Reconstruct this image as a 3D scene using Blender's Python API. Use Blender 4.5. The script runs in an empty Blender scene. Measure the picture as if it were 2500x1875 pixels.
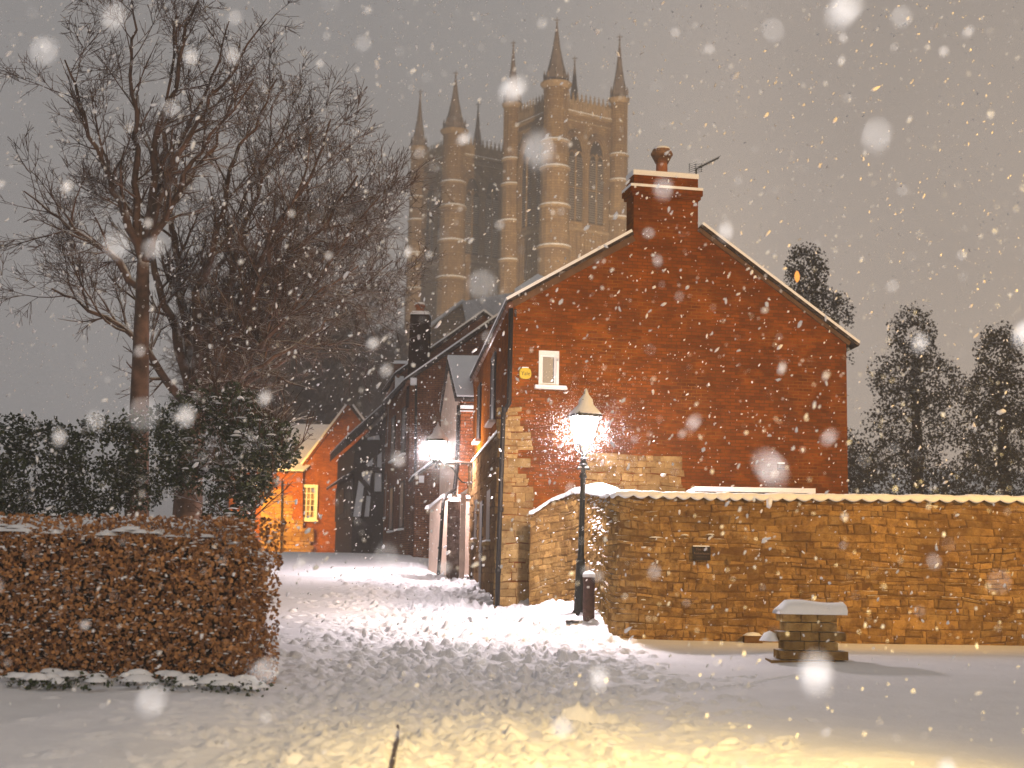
import bpy, math, random
import numpy as np
from mathutils import Vector, Matrix, noise
from mathutils.geometry import tessellate_polygon
R = math.radians
random.seed(7); rng = np.random.default_rng(7)
S = bpy.context.scene
COL = S.collection
V = Vector
# ---------------------------------------------------------------- camera
F = 3600.0; RHO = R(1.0); PIT = math.atan(462.5/3600)
fwd = V((0, math.cos(PIT), math.sin(PIT))); upw = V((0, -math.sin(PIT), math.cos(PIT))); rt = V((1, 0, 0))
cam = bpy.data.cameras.new('camera'); co = bpy.data.objects.new('camera', cam); COL.objects.link(co)
cx = rt*math.cos(RHO)+upw*math.sin(RHO); cy = upw*math.cos(RHO)-rt*math.sin(RHO)
co.matrix_world = Matrix(((cx.x, cy.x, -fwd.x, 0), (cx.y, cy.y, -fwd.y, 0), (cx.z, cy.z, -fwd.z, 0), (0, 0, 0, 1)))
cam.sensor_fit = 'HORIZONTAL'; cam.sensor_width = 48.0; cam.lens = 48.0*F/2500
cam.clip_start = 0.1; cam.clip_end = 2000
cam.dof.use_dof = True; cam.dof.focus_distance = 29.0; cam.dof.aperture_fstop = 1.8
S.camera = co
S.view_settings.view_transform = 'Standard'; S.view_settings.look = 'None'
S.view_settings.exposure = 0; S.view_settings.gamma = 1
S.render.resolution_x = 1024; S.render.resolution_y = 768
# ---------------------------------------------------------------- night sky lit by the town
W = bpy.data.worlds.new('World'); S.world = W; W.use_nodes = True
nt = W.node_tree; nt.nodes.clear()
tc = nt.nodes.new('ShaderNodeTexCoord'); sp = nt.nodes.new('ShaderNodeSeparateXYZ'); nt.links.new(tc.outputs['Generated'], sp.inputs[0])
mx = nt.nodes.new('ShaderNodeValToRGB'); mo = nt.nodes.new('ShaderNodeMath'); mo.operation = 'MULTIPLY_ADD'; mo.inputs[1].default_value = .5; mo.inputs[2].default_value = .5; nt.links.new(sp.outputs[0], mo.inputs[0]); nt.links.new(mo.outputs[0], mx.inputs[0])
el = mx.color_ramp.elements; el[0].position = .25; el[0].color = (.21, .205, .21, 1); el[1].position = .85; el[1].color = (.28, .24, .20, 1)
for p_, c_ in ((.44, (.262, .248, .245)), (.50, (.30, .275, .26)), (.575, (.52, .42, .345)), (.66, (.48, .38, .30))): e_ = el.new(p_); e_.color = (*c_, 1)
mr2 = nt.nodes.new('ShaderNodeMapRange'); mr2.inputs[1].default_value = 0.0; mr2.inputs[2].default_value = 0.75; nt.links.new(sp.outputs[2], mr2.inputs[0])
mx2 = nt.nodes.new('ShaderNodeMix'); mx2.data_type = 'RGBA'; nt.links.new(mr2.outputs[0], mx2.inputs[0]); nt.links.new(mx.outputs[0], mx2.inputs[6])
mx2.inputs[7].default_value = (0.25, 0.24, 0.235, 1)
wn = nt.nodes.new('ShaderNodeTexNoise'); wn.inputs['Scale'].default_value = 3.2; wn.inputs['Detail'].default_value = 5; nt.links.new(tc.outputs['Generated'], wn.inputs['Vector'])
wm = nt.nodes.new('ShaderNodeMapRange'); wm.inputs[1].default_value = .3; wm.inputs[2].default_value = .7; wm.inputs[3].default_value = .88; wm.inputs[4].default_value = 1.12; nt.links.new(wn.outputs['Fac'], wm.inputs[0])
wx = nt.nodes.new('ShaderNodeVectorMath'); wx.operation = 'SCALE'; nt.links.new(mx2.outputs[2], wx.inputs[0]); nt.links.new(wm.outputs[0], wx.inputs['Scale'])
bg = nt.nodes.new('ShaderNodeBackground'); bg.inputs[1].default_value = 1.13; nt.links.new(wx.outputs[0], bg.inputs[0])
wo = nt.nodes.new('ShaderNodeOutputWorld'); nt.links.new(bg.outputs[0], wo.inputs[0])
# ---------------------------------------------------------------- lamps that stand outside the frame
def light(name, kind, loc, col, e, **k):
    l = bpy.data.lights.new(name, kind); l.color = col; l.energy = e
    for a, b in k.items(): setattr(l, a, b)
    o = bpy.data.objects.new(name, l); COL.objects.link(o); o.location = loc; return o
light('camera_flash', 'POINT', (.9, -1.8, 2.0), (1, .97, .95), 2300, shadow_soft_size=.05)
light('sodium_street_light', 'POINT', (6.5, -3, 5.2), (1, .60, .18), 2500, shadow_soft_size=.25)
def spot(name, loc, tgt, col, e, size, blend=.6):
    o = light(name, 'SPOT', loc, col, e, shadow_soft_size=1.0, spot_size=R(size), spot_blend=blend)
    o.rotation_euler = (V(tgt)-V(loc)).to_track_quat('-Z', 'Y').to_euler(); return o
spot('yard_floodlight', (12.5, 13, 7.0), (3.6, 31, 3.6), (1, .53, .07), 9600, 58, .5)
spot('near_street_lamp', (5.5, 2.5, 4.6), (2.6, 8.9, -1.7), (1, .67, .18), 19000, 44, .95)
spot('cathedral_floodlight', (25, 150, 14), (-2, 258, 66), (1, .72, .42), 760000, 54)

# ---------------------------------------------------------------- pixel rays (photograph is 2500 x 1875)
def ray(px, py):
    u = (px-1250)/F; v = (937.5-py)/F
    u2 = u*math.cos(RHO)-v*math.sin(RHO); v2 = u*math.sin(RHO)+v*math.cos(RHO)
    return rt*u2 + upw*v2 + fwd
def at(px, py, Y):
    d = ray(px, py); return d*(Y/d.y)
def atz(px, py, z):
    d = ray(px, py); return d*(z/d.z)
class Fr:                                  # a vertical plane: u runs along it, w points at the viewer side
    def __init__(s, o, ang):
        s.o = V((o[0], o[1], 0)); s.t = V((math.cos(ang), math.sin(ang), 0)); s.n = V((math.sin(ang), -math.cos(ang), 0))
    def uz(s, px, py):
        d = ray(px, py); k = s.o.dot(s.n)/d.dot(s.n); p = d*k; return ((p-s.o).dot(s.t), p.z)
    def p(s, u, z, w=0): return s.o+s.t*u+s.n*w+V((0, 0, z))
    def at(s, px, py, w=0):
        u, z = s.uz(px, py); return s.p(u, z, w)

# ---------------------------------------------------------------- mesh builder
class MB:
    def __init__(s): s.v = []; s.f = []; s.t = []
    def add(s, vs, fs, tint=.5):
        b = len(s.v); s.v += [tuple(x) for x in vs]; s.f += [tuple(b+i for i in f) for f in fs]; s.t += [tint]*len(fs)
    def hexa(s, p, tint=.5):               # 8 points: bottom 4, top 4
        s.add(p, [(3, 2, 1, 0), (4, 5, 6, 7), (0, 1, 5, 4), (1, 2, 6, 5), (2, 3, 7, 6), (3, 0, 4, 7)], tint)
    def box(s, c, sz, rz=0, tint=.5):
        a, b, h = sz[0]/2, sz[1]/2, sz[2]/2; m = Matrix.Rotation(rz, 3, 'Z'); c = V(c)
        s.hexa([c+m@V(q) for q in ((-a, -b, -h), (a, -b, -h), (a, b, -h), (-a, b, -h), (-a, -b, h), (a, -b, h), (a, b, h), (-a, b, h))], tint)
    def bar(s, a, b, w, h, tint=.5):       # beam from a to b, w across, h deep
        a, b = V(a), V(b); d = (b-a).normalized(); x = d.cross(V((0, 1, 0)))
        if x.length < .1: x = d.cross(V((0, 0, 1)))
        x.normalize(); y = x.cross(d); x *= w/2; y *= h/2
        s.hexa([a-x-y, a+x-y, a+x+y, a-x+y, b-x-y, b+x-y, b+x+y, b-x+y], tint)
    def fbox(s, fr, u0, u1, z0, z1, w0, w1, tint=.5):
        s.hexa([fr.p(u0, z0, w1), fr.p(u1, z0, w1), fr.p(u1, z0, w0), fr.p(u0, z0, w0), fr.p(u0, z1, w1), fr.p(u1, z1, w1), fr.p(u1, z1, w0), fr.p(u0, z1, w0)], tint)
    def loft(s, A, B, holes=(), depth=.15, tint=.5):
        A = [V(a) for a in A]; B = [V(b) for b in B]; n = len(A)
        s.add(B, [tuple(t) for t in tessellate_polygon([B])], tint)
        s.add(A+B, [(i, (i+1) % n, n+(i+1) % n, n+i) for i in range(n)], tint)
        allp = [A]+[[V(h) for h in H] for H in holes]; flat = [q for H in allp for q in H]
        s.add(flat, [tuple(t) for t in tessellate_polygon(allp)], tint)
        dv = (B[0]-A[0]).normalized()*depth
        for H in allp[1:]:
            k = len(H); s.add(H+[h+dv for h in H], [(i, (i+1) % k, k+(i+1) % k, k+i) for i in range(k)], tint)
    def prism(s, fr, poly, w0, w1, tint=.5):
        s.loft([fr.p(u, z, w1) for u, z in poly], [fr.p(u, z, w0) for u, z in poly], tint=tint)
    def tube(s, pts, rad, n=6, cap=True, tint=.5):
        pts = [V(p) for p in pts]; m = len(pts)
        if not hasattr(rad, '__len__'): rad = [rad]*m
        vs = []; ref = None
        for i, p in enumerate(pts):
            d = pts[min(i+1, m-1)]-pts[max(i-1, 0)]
            if d.length < 1e-9: d = V((0, 0, 1))
            d.normalize()
            if ref is None: ref = V((1, 0, 0)) if abs(d.x) < .8 else V((0, 1, 0))
            x = d.cross(ref); 
            if x.length < 1e-4: x = d.cross(V((0, 0, 1.01)))+V((.001, 0, 0))
            x.normalize(); y = d.cross(x)
            for k in range(n):
                a = 2*math.pi*k/n; vs.append(p+(x*math.cos(a)+y*math.sin(a))*rad[i])
        fs = [(i*n+k, i*n+(k+1) % n, (i+1)*n+(k+1) % n, (i+1)*n+k) for i in range(m-1) for k in range(n)]
        if cap: fs += [tuple(range(n-1, -1, -1)), tuple((m-1)*n+k for k in range(n))]
        s.add(vs, fs, tint)
    def lathe(s, prof, c=(0, 0, 0), n=16, rot=0, tint=.5):
        c = V(c); vs = [c+V((r*math.cos(rot+2*math.pi*k/n), r*math.sin(rot+2*math.pi*k/n), z)) for r, z in prof for k in range(n)]
        m = len(prof); fs = [(i*n+k, i*n+(k+1) % n, (i+1)*n+(k+1) % n, (i+1)*n+k) for i in range(m-1) for k in range(n)]
        fs += [tuple(range(n-1, -1, -1)), tuple((m-1)*n+k for k in range(n))]
        s.add(vs, fs, tint)
    def build(s, name, m, parent=None, smooth=False, **kw):
        me = bpy.data.meshes.new(name); me.from_pydata(s.v, [], s.f); me.update()
        nf = len(me.polygons)
        nr = np.empty(nf*3); me.polygons.foreach_get('normal', nr); nr = nr.reshape(-1, 3)
        tot = np.empty(nf, dtype=np.int64); me.polygons.foreach_get('loop_total', tot)
        vi = np.empty(len(me.loops), dtype=np.int64); me.loops.foreach_get('vertex_index', vi)
        P = np.array(s.v)[vi]; N = np.repeat(nr, tot, axis=0)
        T = np.stack([-N[:, 1], N[:, 0], np.zeros(len(N))], 1); L = np.linalg.norm(T, axis=1); bad = L < .05
        T[bad] = (1, 0, 0); T /= np.linalg.norm(T, axis=1)[:, None]; B = np.cross(N, T)
        uv = np.stack([(P*T).sum(1), (P*B).sum(1)], 1).astype(np.float32)
        me.uv_layers.new(name='UVMap').data.foreach_set('uv', uv.ravel())
        if len(set(s.t[:2000])) > 1:
            at_ = me.attributes.new('tint', 'FLOAT', 'FACE'); at_.data.foreach_set('value', np.array(s.t, dtype=np.float32))
        if smooth: me.polygons.foreach_set('use_smooth', [True]*nf)
        me.materials.append(m); o = bpy.data.objects.new(name, me); COL.objects.link(o)
        if parent: o.parent = parent; o.matrix_parent_inverse = parent.matrix_world.inverted() if not kw.get('local') else Matrix()
        return o
def tag(o, label=None, cat=None, group=None, kind=None):
    if label: o['label'] = label
    if cat: o['category'] = cat
    if group: o['group'] = group
    if kind: o['kind'] = kind
    return o
def thing(name, loc, label, cat, group=None, rz=0):
    o = bpy.data.objects.new(name, None); COL.objects.link(o); o.location = loc; o.rotation_euler = (0, 0, rz)
    o.empty_display_size = .3; bpy.context.view_layer.update(); return tag(o, label, cat, group)
def copy_tree(o, parent=None):
    c = o.copy(); COL.objects.link(c); c.parent = parent
    for ch in list(o.children): copy_tree(ch, c)
    return c

# ---------------------------------------------------------------- materials
class G:
    def __init__(s, name):
        s.m = bpy.data.materials.new(name); s.m.use_nodes = True; s.nt = s.m.node_tree; s.nt.nodes.clear()
        s.out = s.n('ShaderNodeOutputMaterial'); s.b = s.n('ShaderNodeBsdfPrincipled'); s.l(s.b.outputs[0], s.out.inputs[0])
    def n(s, t, **k):
        x = s.nt.nodes.new(t)
        for a, b in k.items(): setattr(x, a, b)
        return x
    def l(s, a, b): s.nt.links.new(a, b)
    def inp(s, sock, v):
        if hasattr(v, 'links'): s.l(v, sock)
        else: sock.default_value = v
    def co(s, which='Object', scale=(1, 1, 1)):
        t = s.n('ShaderNodeTexCoord'); m = s.n('ShaderNodeMapping'); m.inputs[3].default_value = scale; s.l(t.outputs[which], m.inputs[0]); return m.outputs[0]
    def noise(s, scale, det=4, rough=.6, co=None):
        x = s.n('ShaderNodeTexNoise'); x.inputs['Scale'].default_value = scale; x.inputs['Detail'].default_value = det; x.inputs['Roughness'].default_value = rough
        if co is not None: s.l(co, x.inputs['Vector'])
        return x.outputs['Fac']
    def ramp(s, f, a, b, lo=0., hi=1.):
        x = s.n('ShaderNodeMapRange'); x.inputs[1].default_value = a; x.inputs[2].default_value = b; x.inputs[3].default_value = lo; x.inputs[4].default_value = hi; s.inp(x.inputs[0], f); return x.outputs[0]
    def mix(s, f, a, b, mode='MIX'):
        x = s.n('ShaderNodeMix', data_type='RGBA', blend_type=mode); s.inp(x.inputs[0], f)
        for i, q in ((6, a), (7, b)):
            if hasattr(q, 'links'): s.l(q, x.inputs[i])
            elif hasattr(q, '__len__'): x.inputs[i].default_value = (*q, 1)
            else: x.inputs[i].default_value = (q, q, q, 1)
        return x.outputs[2]
    def math(s, op, a, b=0.):
        x = s.n('ShaderNodeMath', operation=op); s.inp(x.inputs[0], a); s.inp(x.inputs[1], b); return x.outputs[0]
    def attr(s, name='tint'): return s.n('ShaderNodeAttribute', attribute_name=name).outputs['Fac']
    def bump(s, h, st=.4, d=.02):
        x = s.n('ShaderNodeBump'); x.inputs['Strength'].default_value = st; x.inputs['Distance'].default_value = d; s.l(h, x.inputs['Height']); s.l(x.outputs[0], s.b.inputs['Normal'])
    def snowtop(s, c, lo=.45, hi=.8, sc=6., amt=1.):     # snow that has settled on whatever faces up
        g = s.n('ShaderNodeNewGeometry'); x = s.n('ShaderNodeSeparateXYZ'); s.l(g.outputs['Normal'], x.inputs[0])
        z = s.math('ADD', x.outputs[2], s.math('MULTIPLY', s.math('SUBTRACT', s.noise(sc, 3, .6, s.co()), .5), .9))
        return s.mix(s.ramp(z, lo, hi, 0, amt), c, (.82, .83, .86))
    def fin(s, c, rough=.85, spec=.25):
        s.inp(s.b.inputs['Base Color'], c if hasattr(c, 'links') else (*c, 1)); s.b.inputs['Roughness'].default_value = rough
        s.b.inputs['Specular IOR Level'].default_value = spec; return s.m
def simple(name, c, rough=.8, var=.25, sc=8, bump=.2, metal=0, snow=None):
    g = G(name); n = g.noise(sc, 5, .6, g.co())
    col = g.mix(g.ramp(n, .3, .7), tuple(x*(1-var) for x in c), tuple(min(1, x*(1+var)) for x in c))
    if snow: col = g.snowtop(col, *snow)
    if bump: g.bump(n, bump, .02)
    g.b.inputs['Metallic'].default_value = metal
    return g.fin(col, rough)
def brick(name, c1, c2, mortar, snowjoint=.0, bw=.225, rh=.075, ms=.009, dirt=(.03, .02, .015), bump=.5):
    g = G(name); uv = g.co('UV')
    nz = g.n('ShaderNodeTexNoise'); nz.inputs['Scale'].default_value = 1.3; g.l(uv, nz.inputs['Vector'])
    wob = g.n('ShaderNodeVectorMath', operation='MULTIPLY_ADD'); g.l(nz.outputs['Color'], wob.inputs[0]); wob.inputs[1].default_value = (.04, .04, 0); g.l(uv, wob.inputs[2])
    b = g.n('ShaderNodeTexBrick'); g.l(wob.outputs[0], b.inputs['Vector'])
    for k, v in (('Scale', 1), ('Mortar Size', ms), ('Mortar Smooth', .3), ('Brick Width', bw), ('Row Height', rh), ('Bias', 0)): b.inputs[k].default_value = v
    b.inputs['Color1'].default_value = (0, 0, 0, 1); b.inputs['Color2'].default_value = (1, 1, 1, 1); b.inputs['Mortar'].default_value = (.5, .5, .5, 1)
    c = g.mix(b.outputs['Color'], c1, c2)
    c = g.mix(g.ramp(g.noise(.8, 6, .75, uv), .40, .66, 0, .62), c, tuple(x*.5 for x in c1))
    c = g.mix(g.ramp(g.noise(2.2, 6, .75, uv), .50, .75, 0, .55), c, tuple(min(1, x*1.45) for x in c2))
    c = g.mix(g.ramp(g.noise(9, 3, .7, uv), .55, .8, 0, .7), c, dirt)
    mo = g.mix(g.ramp(g.noise(1.1, 3, .6, uv), .5, .62), tuple(x*.45 for x in mortar), mortar)
    c = g.mix(b.outputs['Fac'], c, mo)
    if snowjoint:
        k = g.math('MULTIPLY', b.outputs['Fac'], g.ramp(g.noise(3.1, 2, .5, uv), 1-snowjoint*.5, 1.03-snowjoint*.5)); c = g.mix(k, c, (.85, .8, .75))
    h = g.math('ADD', g.math('MULTIPLY', b.outputs['Fac'], -1.), g.math('MULTIPLY', g.noise(30, 3, .6, uv), .8)); g.bump(h, bump, .012)
    return g.fin(c, .95, .0)
def stone(name, c, dark, hi, sc=7., snow=None, bump=.8):
    g = G(name); o = g.co(); t = g.attr()
    col = g.mix(g.ramp(t, 0, 1), tuple(x*.62 for x in c), tuple(min(1, x*1.3) for x in c))
    col = g.mix(g.ramp(g.noise(sc, 6, .7, o), .42, .7), col, dark)
    col = g.mix(g.ramp(g.noise(sc*.35, 4, .6, o), .52, .72, 0, .7), col, hi)
    col = g.mix(g.ramp(g.noise(sc*5, 3, .7, o), .55, .75, 0, .6), col, tuple(x*.5 for x in dark))
    col = g.mix(g.ramp(g.noise(.55, 4, .65, o), .46, .66, 0, .55), col, tuple(x*1.1 for x in dark))
    if snow: col = g.snowtop(col, *snow)
    g.bump(g.noise(sc*3.5, 6, .75, o), bump, .03); return g.fin(col, .95, .0)
M = {}
M['brick'] = brick('gable_brick', (.135, .034, .003), (.25, .066, .006), (.23, .09, .012), .14)
M['brick_dark'] = brick('dark_brown_brick', (.14, .055, .026), (.22, .09, .04), (.07, .04, .025), .06)  # dark brown brick tone
M['brick_orange'] = brick('orange_brick', (.22, .065, .010), (.38, .125, .02), (.24, .12, .03), .05, ms=.006)
M['brick_side'] = brick('narrow_brick', (.24, .065, .02), (.34, .11, .035), (.08, .05, .03), 0, rh=.1, bw=.3)
M['facade_stone'] = stone('dark_facade_stone', (.17, .10, .045), (.07, .035, .015), (.22, .14, .07), 5)  # darker brown tone of the limestone
M['stone'] = stone('limestone_rubble', (.38, .225, .075), (.12, .058, .018), (.46, .31, .13), 6, (.68, 1.0, 9, .9), 1.0)
M['stone_pale'] = stone('pale_limestone', (.38, .25, .10), (.17, .09, .03), (.46, .32, .15), 6, None, .7)
M['mortar'] = stone('wall_mortar', (.28, .15, .05), (.12, .06, .02), (.32, .19, .07), 12)
def snowmat(name, c, ground=False):
    g = G(name); o = g.co(); n = g.noise(14, 6, .65, o)
    col = g.mix(g.ramp(g.noise(1.4, 5, .6, o), .35, .7), c, tuple(x*.93 for x in c))
    if ground:
        col = g.mix(g.ramp(g.noise(5.5, 6, .75, o), .60, .74, 0, .34), col, (.42, .40, .39))
        h = g.math('ADD', g.math('MULTIPLY', g.noise(9, 6, .7, o), 1.2), g.math('MULTIPLY', g.noise(45, 3, .6, o), .25)); g.bump(h, .5, .04)
    else: g.bump(n, .35, .02)
    g.b.inputs['Subsurface Weight'].default_value = 0
    return g.fin(col, .75, .2)
M['snow'] = snowmat('settled_snow', (.84, .85, .88))
M['snow_ground'] = snowmat('trodden_snow', (.83, .83, .86), True)
M['iron'] = simple('black_iron', (.022, .024, .022), .45, .4, 20, .2, 0, (.75, 1.05, 14, .9))
M['pipe'] = simple('pipe_paint', (.018, .016, .015), .5, .4, 15, .15)
M['copper'] = simple('brown_gutter', (.16, .075, .045), .38, .3, 9, .1)
M['white_paint'] = simple('white_paint', (.72, .72, .70), .5, .05, 5, .05)
M['render'] = simple('cream_render', (.62, .47, .38), .9, .14, 3, .25)
M['render_white'] = simple('white_infill', (.80, .81, .84), .9, .06, 3, .2)
M['timber'] = simple('dark_timber', (.035, .024, .018), .8, .4, 12, .4)
M['plank'] = simple('weathered_plank', (.11, .095, .08), .85, .35, 10, .3)
M['tile'] = None; M['black_brick'] = brick('shade_black_brick', (.02, .010, .006), (.035, .016, .009), (.03, .02, .012), .03)  # chimney brick blackened in its colour to stand for lying out of the floodlight
g = G('roof_tiles'); uv = g.co('UV'); b = g.n('ShaderNodeTexBrick'); g.l(uv, b.inputs['Vector'])
for k, v in (('Scale', 1), ('Mortar Size', .012), ('Brick Width', .2), ('Row Height', .12)): b.inputs[k].default_value = v
b.inputs['Color1'].default_value = (.03, .022, .018, 1); b.inputs['Color2'].default_value = (.06, .04, .03, 1); b.inputs['Mortar'].default_value = (.01, .008, .007, 1)
c = g.mix(g.ramp(g.noise(3, 4, .7, uv), .55, .7, 0, .5), b.outputs['Color'], (.5, .5, .52)); g.bump(b.outputs['Fac'], -.6, .02); M['tile'] = g.fin(c, .85)
g = G('lead_roof'); uv = g.co('UV'); wv = g.n('ShaderNodeTexWave', wave_type='BANDS', bands_direction='X'); wv.inputs['Scale'].default_value = 1.6; g.l(uv, wv.inputs['Vector'])
c = g.mix(g.ramp(wv.outputs['Fac'], .75, .95), (.42, .42, .44), (.12, .12, .13)); c = g.mix(g.ramp(g.noise(.8, 4, .6, uv), .4, .7, 0, .5), c, (.6, .6, .63)); M['lead'] = g.fin(c, .6)
# cathedral limestone: coursed ashlar
g = G('cathedral_ashlar'); uv = g.co('UV'); b = g.n('ShaderNodeTexBrick'); g.l(uv, b.inputs['Vector'])
for k, v in (('Scale', 1), ('Mortar Size', .05), ('Brick Width', 1.1), ('Row Height', .45)): b.inputs[k].default_value = v
b.inputs['Color1'].default_value = (.19, .12, .055, 1); b.inputs['Color2'].default_value = (.30, .20, .10, 1); b.inputs['Mortar'].default_value = (.07, .045, .025, 1)
o = g.co(); c = g.mix(g.ramp(g.noise(.35, 6, .7, o), .4, .68, 0, .75), b.outputs['Color'], (.10, .062, .038)); c = g.mix(g.ramp(g.noise(1.6, 5, .7, o), .55, .75, 0, .6), c, (.33, .25, .15))
c = g.mix(g.ramp(g.noise(.9, 4, .7, g.co('Object', (1, 1, .12))), .5, .7, 0, .55), c, (.085, .055, .038)); M['ashlar'] = g.fin(c, .9)
M['ashlar_top'] = simple('cathedral_moulding', (.24, .17, .10), .9, .3, 1.2, 0, 0, (.55, .8, .8, .9))
M['spire'] = simple('leaded_spire', (.16, .125, .105), .8, .35, .9, 0)
M['void'] = simple('opening_shade', (.03, .022, .018), .9, .2, 3, 0)  # flat dark colour standing for the shade inside the belfry
M['louvre'] = simple('pale_louvre', (.34, .30, .27), .8, .15, 3, 0)
def leafmat(name, a, b_, snow=None, tr=.25):
    g = G(name); t = g.attr(); c = g.mix(g.ramp(t, 0, 1), a, b_)
    if snow: c = g.snowtop(c, *snow)
    m = g.fin(c, .6, .3)
    return m
M['beech'] = leafmat('rusty_beech_leaf', (.09, .03, .01), (.50, .24, .085), (.70, 1.05, 7, .9))
M['ivy'] = leafmat('dark_ivy_leaf', (.010, .016, .006), (.05, .065, .022), (.62, .9, 1.6, 1))
M['ever'] = leafmat('evergreen_leaf', (.035, .028, .018), (.11, .085, .055), (.7, 1.0, 2, .8))
g = G('bare_bark'); c = g.mix(g.ramp(g.noise(2.2, 4, .6, g.co()), .35, .7), (.04, .025, .018), (.17, .10, .07)); c = g.snowtop(c, .3, .85, 3.5, .9); M['bark'] = g.fin(c, .85, .2)
g = G('haze_paled_bark'); M['bark_far'] = g.fin((.17, .14, .12), .9)  # bark paled all over, haze put into the colour
def emis(name, col, st):
    g = G(name); g.b.inputs['Base Color'].default_value = (*col, 1); g.b.inputs['Emission Color'].default_value = (*col, 1); g.b.inputs['Emission Strength'].default_value = st; return g.m
def litglass(name, col, st, tr_):
    g = G(name); e = g.n('ShaderNodeEmission'); e.inputs[0].default_value = (*col, 1); e.inputs[1].default_value = st; t = g.n('ShaderNodeBsdfTransparent'); m = g.n('ShaderNodeMixShader'); m.inputs[0].default_value = tr_
    g.l(e.outputs[0], m.inputs[1]); g.l(t.outputs[0], m.inputs[2]); g.l(m.outputs[0], g.out.inputs[0]); return g.m
M['lamp_glass'] = litglass('lit_lantern_glass', (1, .86, .87), 880, .6)
M['sodium_glass'] = emis('lit_sodium_glass', (1, .46, .07), 120)
g = G('frosted_glass'); M['frost'] = g.fin(g.mix(g.noise(60, 2, .5, g.co()), (.12, .13, .15), (.18, .19, .21)), .3, .5)
g = G('window_glass'); M['glass'] = g.fin((.02, .018, .016), .45, .3)
g = G('curtained_glass'); c = g.mix(g.ramp(g.noise(5, 2, .5, g.co('Object', (1.5, 1, .4))), .42, .56), (.03, .02, .012), (.26, .18, .11)); M['curtain'] = g.fin(c, .35, .5)
M['yellow'] = simple('yellow_plastic', (.50, .36, .03), .4, .08, 8, 0)
M['terracotta'] = simple('terracotta', (.30, .11, .045), .8, .25, 9, .2)
M['slate'] = simple('dark_slate_plaque', (.014, .008, .006), .6, .3, 25, .15)
M['letter'] = simple('faded_lettering', (.16, .10, .07), .7, .2, 30, 0)
M['black_letter'] = simple('black_lettering', (.02, .02, .02), .6, .1, 10, 0)
g = G('snowflake'); d = g.n('ShaderNodeBsdfDiffuse'); d.inputs[0].default_value = (.92, .92, .94, 1); tr = g.n('ShaderNodeBsdfTranslucent'); tr.inputs[0].default_value = (.92, .92, .94, 1)
ms = g.n('ShaderNodeMixShader'); ms.inputs[0].default_value = .4; g.l(d.outputs[0], ms.inputs[1]); g.l(tr.outputs[0], ms.inputs[2]); g.l(ms.outputs[0], g.out.inputs[0]); M['flake'] = g.m

# ---------------------------------------------------------------- ground: one sheet of trodden snow, rising to a crest
PY = [-40, 0, 8, 12, 20, 25.2, 27, 33, 40, 50, 56, 62, 90, 110, 240, 420]
PZ = [-2.2, -1.75, -1.66, -1.6, -1.28, -1.07, -.97, -.58, -.17, .44, .66, .72, .95, 1.4, 18, 24]
_fy = np.linspace(-40, 420, 4601); _fz = np.interp(_fy, PY, PZ); _k = np.hanning(31); _k /= _k.sum()
_fz = np.convolve(np.pad(_fz, 15, mode='edge'), _k, 'valid')
def ss(x, a, b): t = np.clip((x-a)/(b-a), 0, 1); return t*t*(3-2*t)
def gbase(x, y):
    z = np.interp(y, _fy, _fz)
    bank = .27*ss(x+.06*(y-31), -.5, 1.15)*ss(y, 25.3, 26.7)*(1-ss(y, 33, 38))
    bank = bank+.12*ss(-x, 2.0, 3.4)*ss(y, 8, 16)*(1-ss(y, 45, 58))
    bank = bank+.10*ss(x, 2.4, 4.5)*ss(y, 14, 20)*(1-ss(y, 22, 24.5))
    return z+bank
def gz(x, y): return float(gbase(np.array(float(x)), np.array(float(y))))
def spaced(segs):
    out = []
    for a, b, st in segs: out += list(np.arange(a, b-1e-6, st))
    out.append(segs[-1][1]); return np.array(out)
xs = spaced([(-180, -40, 20), (-40, -14, 2.0), (-14, -6.5, .3), (-6.5, -5, .1), (-5, 4.2, .036), (4.2, 7, .12), (7, 14, .5), (14, 40, 2), (40, 180, 20)])
ys = spaced([(-40, 6, 1.0), (6, 11, .1), (11, 30, .036), (30, 42, .06), (42, 60, .12), (60, 100, 1), (100, 420, 10)])
X, Yg = np.meshgrid(xs, ys)
def vnoise(x, y, s, seed):
    r = np.random.default_rng(seed); T = r.random((256, 256)); u = x/s; v = y/s; i = np.floor(u).astype(int); j = np.floor(v).astype(int); fu = u-i; fv = v-j
    fu = fu*fu*(3-2*fu); fv = fv*fv*(3-2*fv); q = lambda a, b: T[(j+b) % 256, (i+a) % 256]
    return (q(0, 0)*(1-fu)+q(1, 0)*fu)*(1-fv)+(q(0, 1)*(1-fu)+q(1, 1)*fu)*fv-.5
Z = gbase(X, Yg)
pk = [(at(px, py, Y).x, Y) for px, py, Y in ((966, 1757, 14.8), (973, 1790, 14.05), (972, 1818, 13.4), (966, 1848, 12.75), (960, 1878, 12.1), (950, 1930, 11.2), (938, 1990, 10.4))]
tram = ss(X, -3.6, -2.4)*(1-ss(X-.02*(Yg-20), 1.2, 3.0))*(1-.8*ss(Yg, 22, 26)*ss(X, .4, 1.4))
tram = np.maximum(tram, .75*(1-ss(Yg, 13, 17)))
tram *= (1-ss(Yg, 60, 70))
Z += .09*vnoise(X, Yg, 1.6, 1)*(.25+tram)+tram*(.05*vnoise(X, Yg*1.0, .42, 2)+(.024*vnoise(X, Yg, .19, 3)+.014*vnoise(X, Yg, .09, 4))*(.3+.7*ss(Yg, 13, 20)))
r_ = np.random.default_rng(5)
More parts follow.
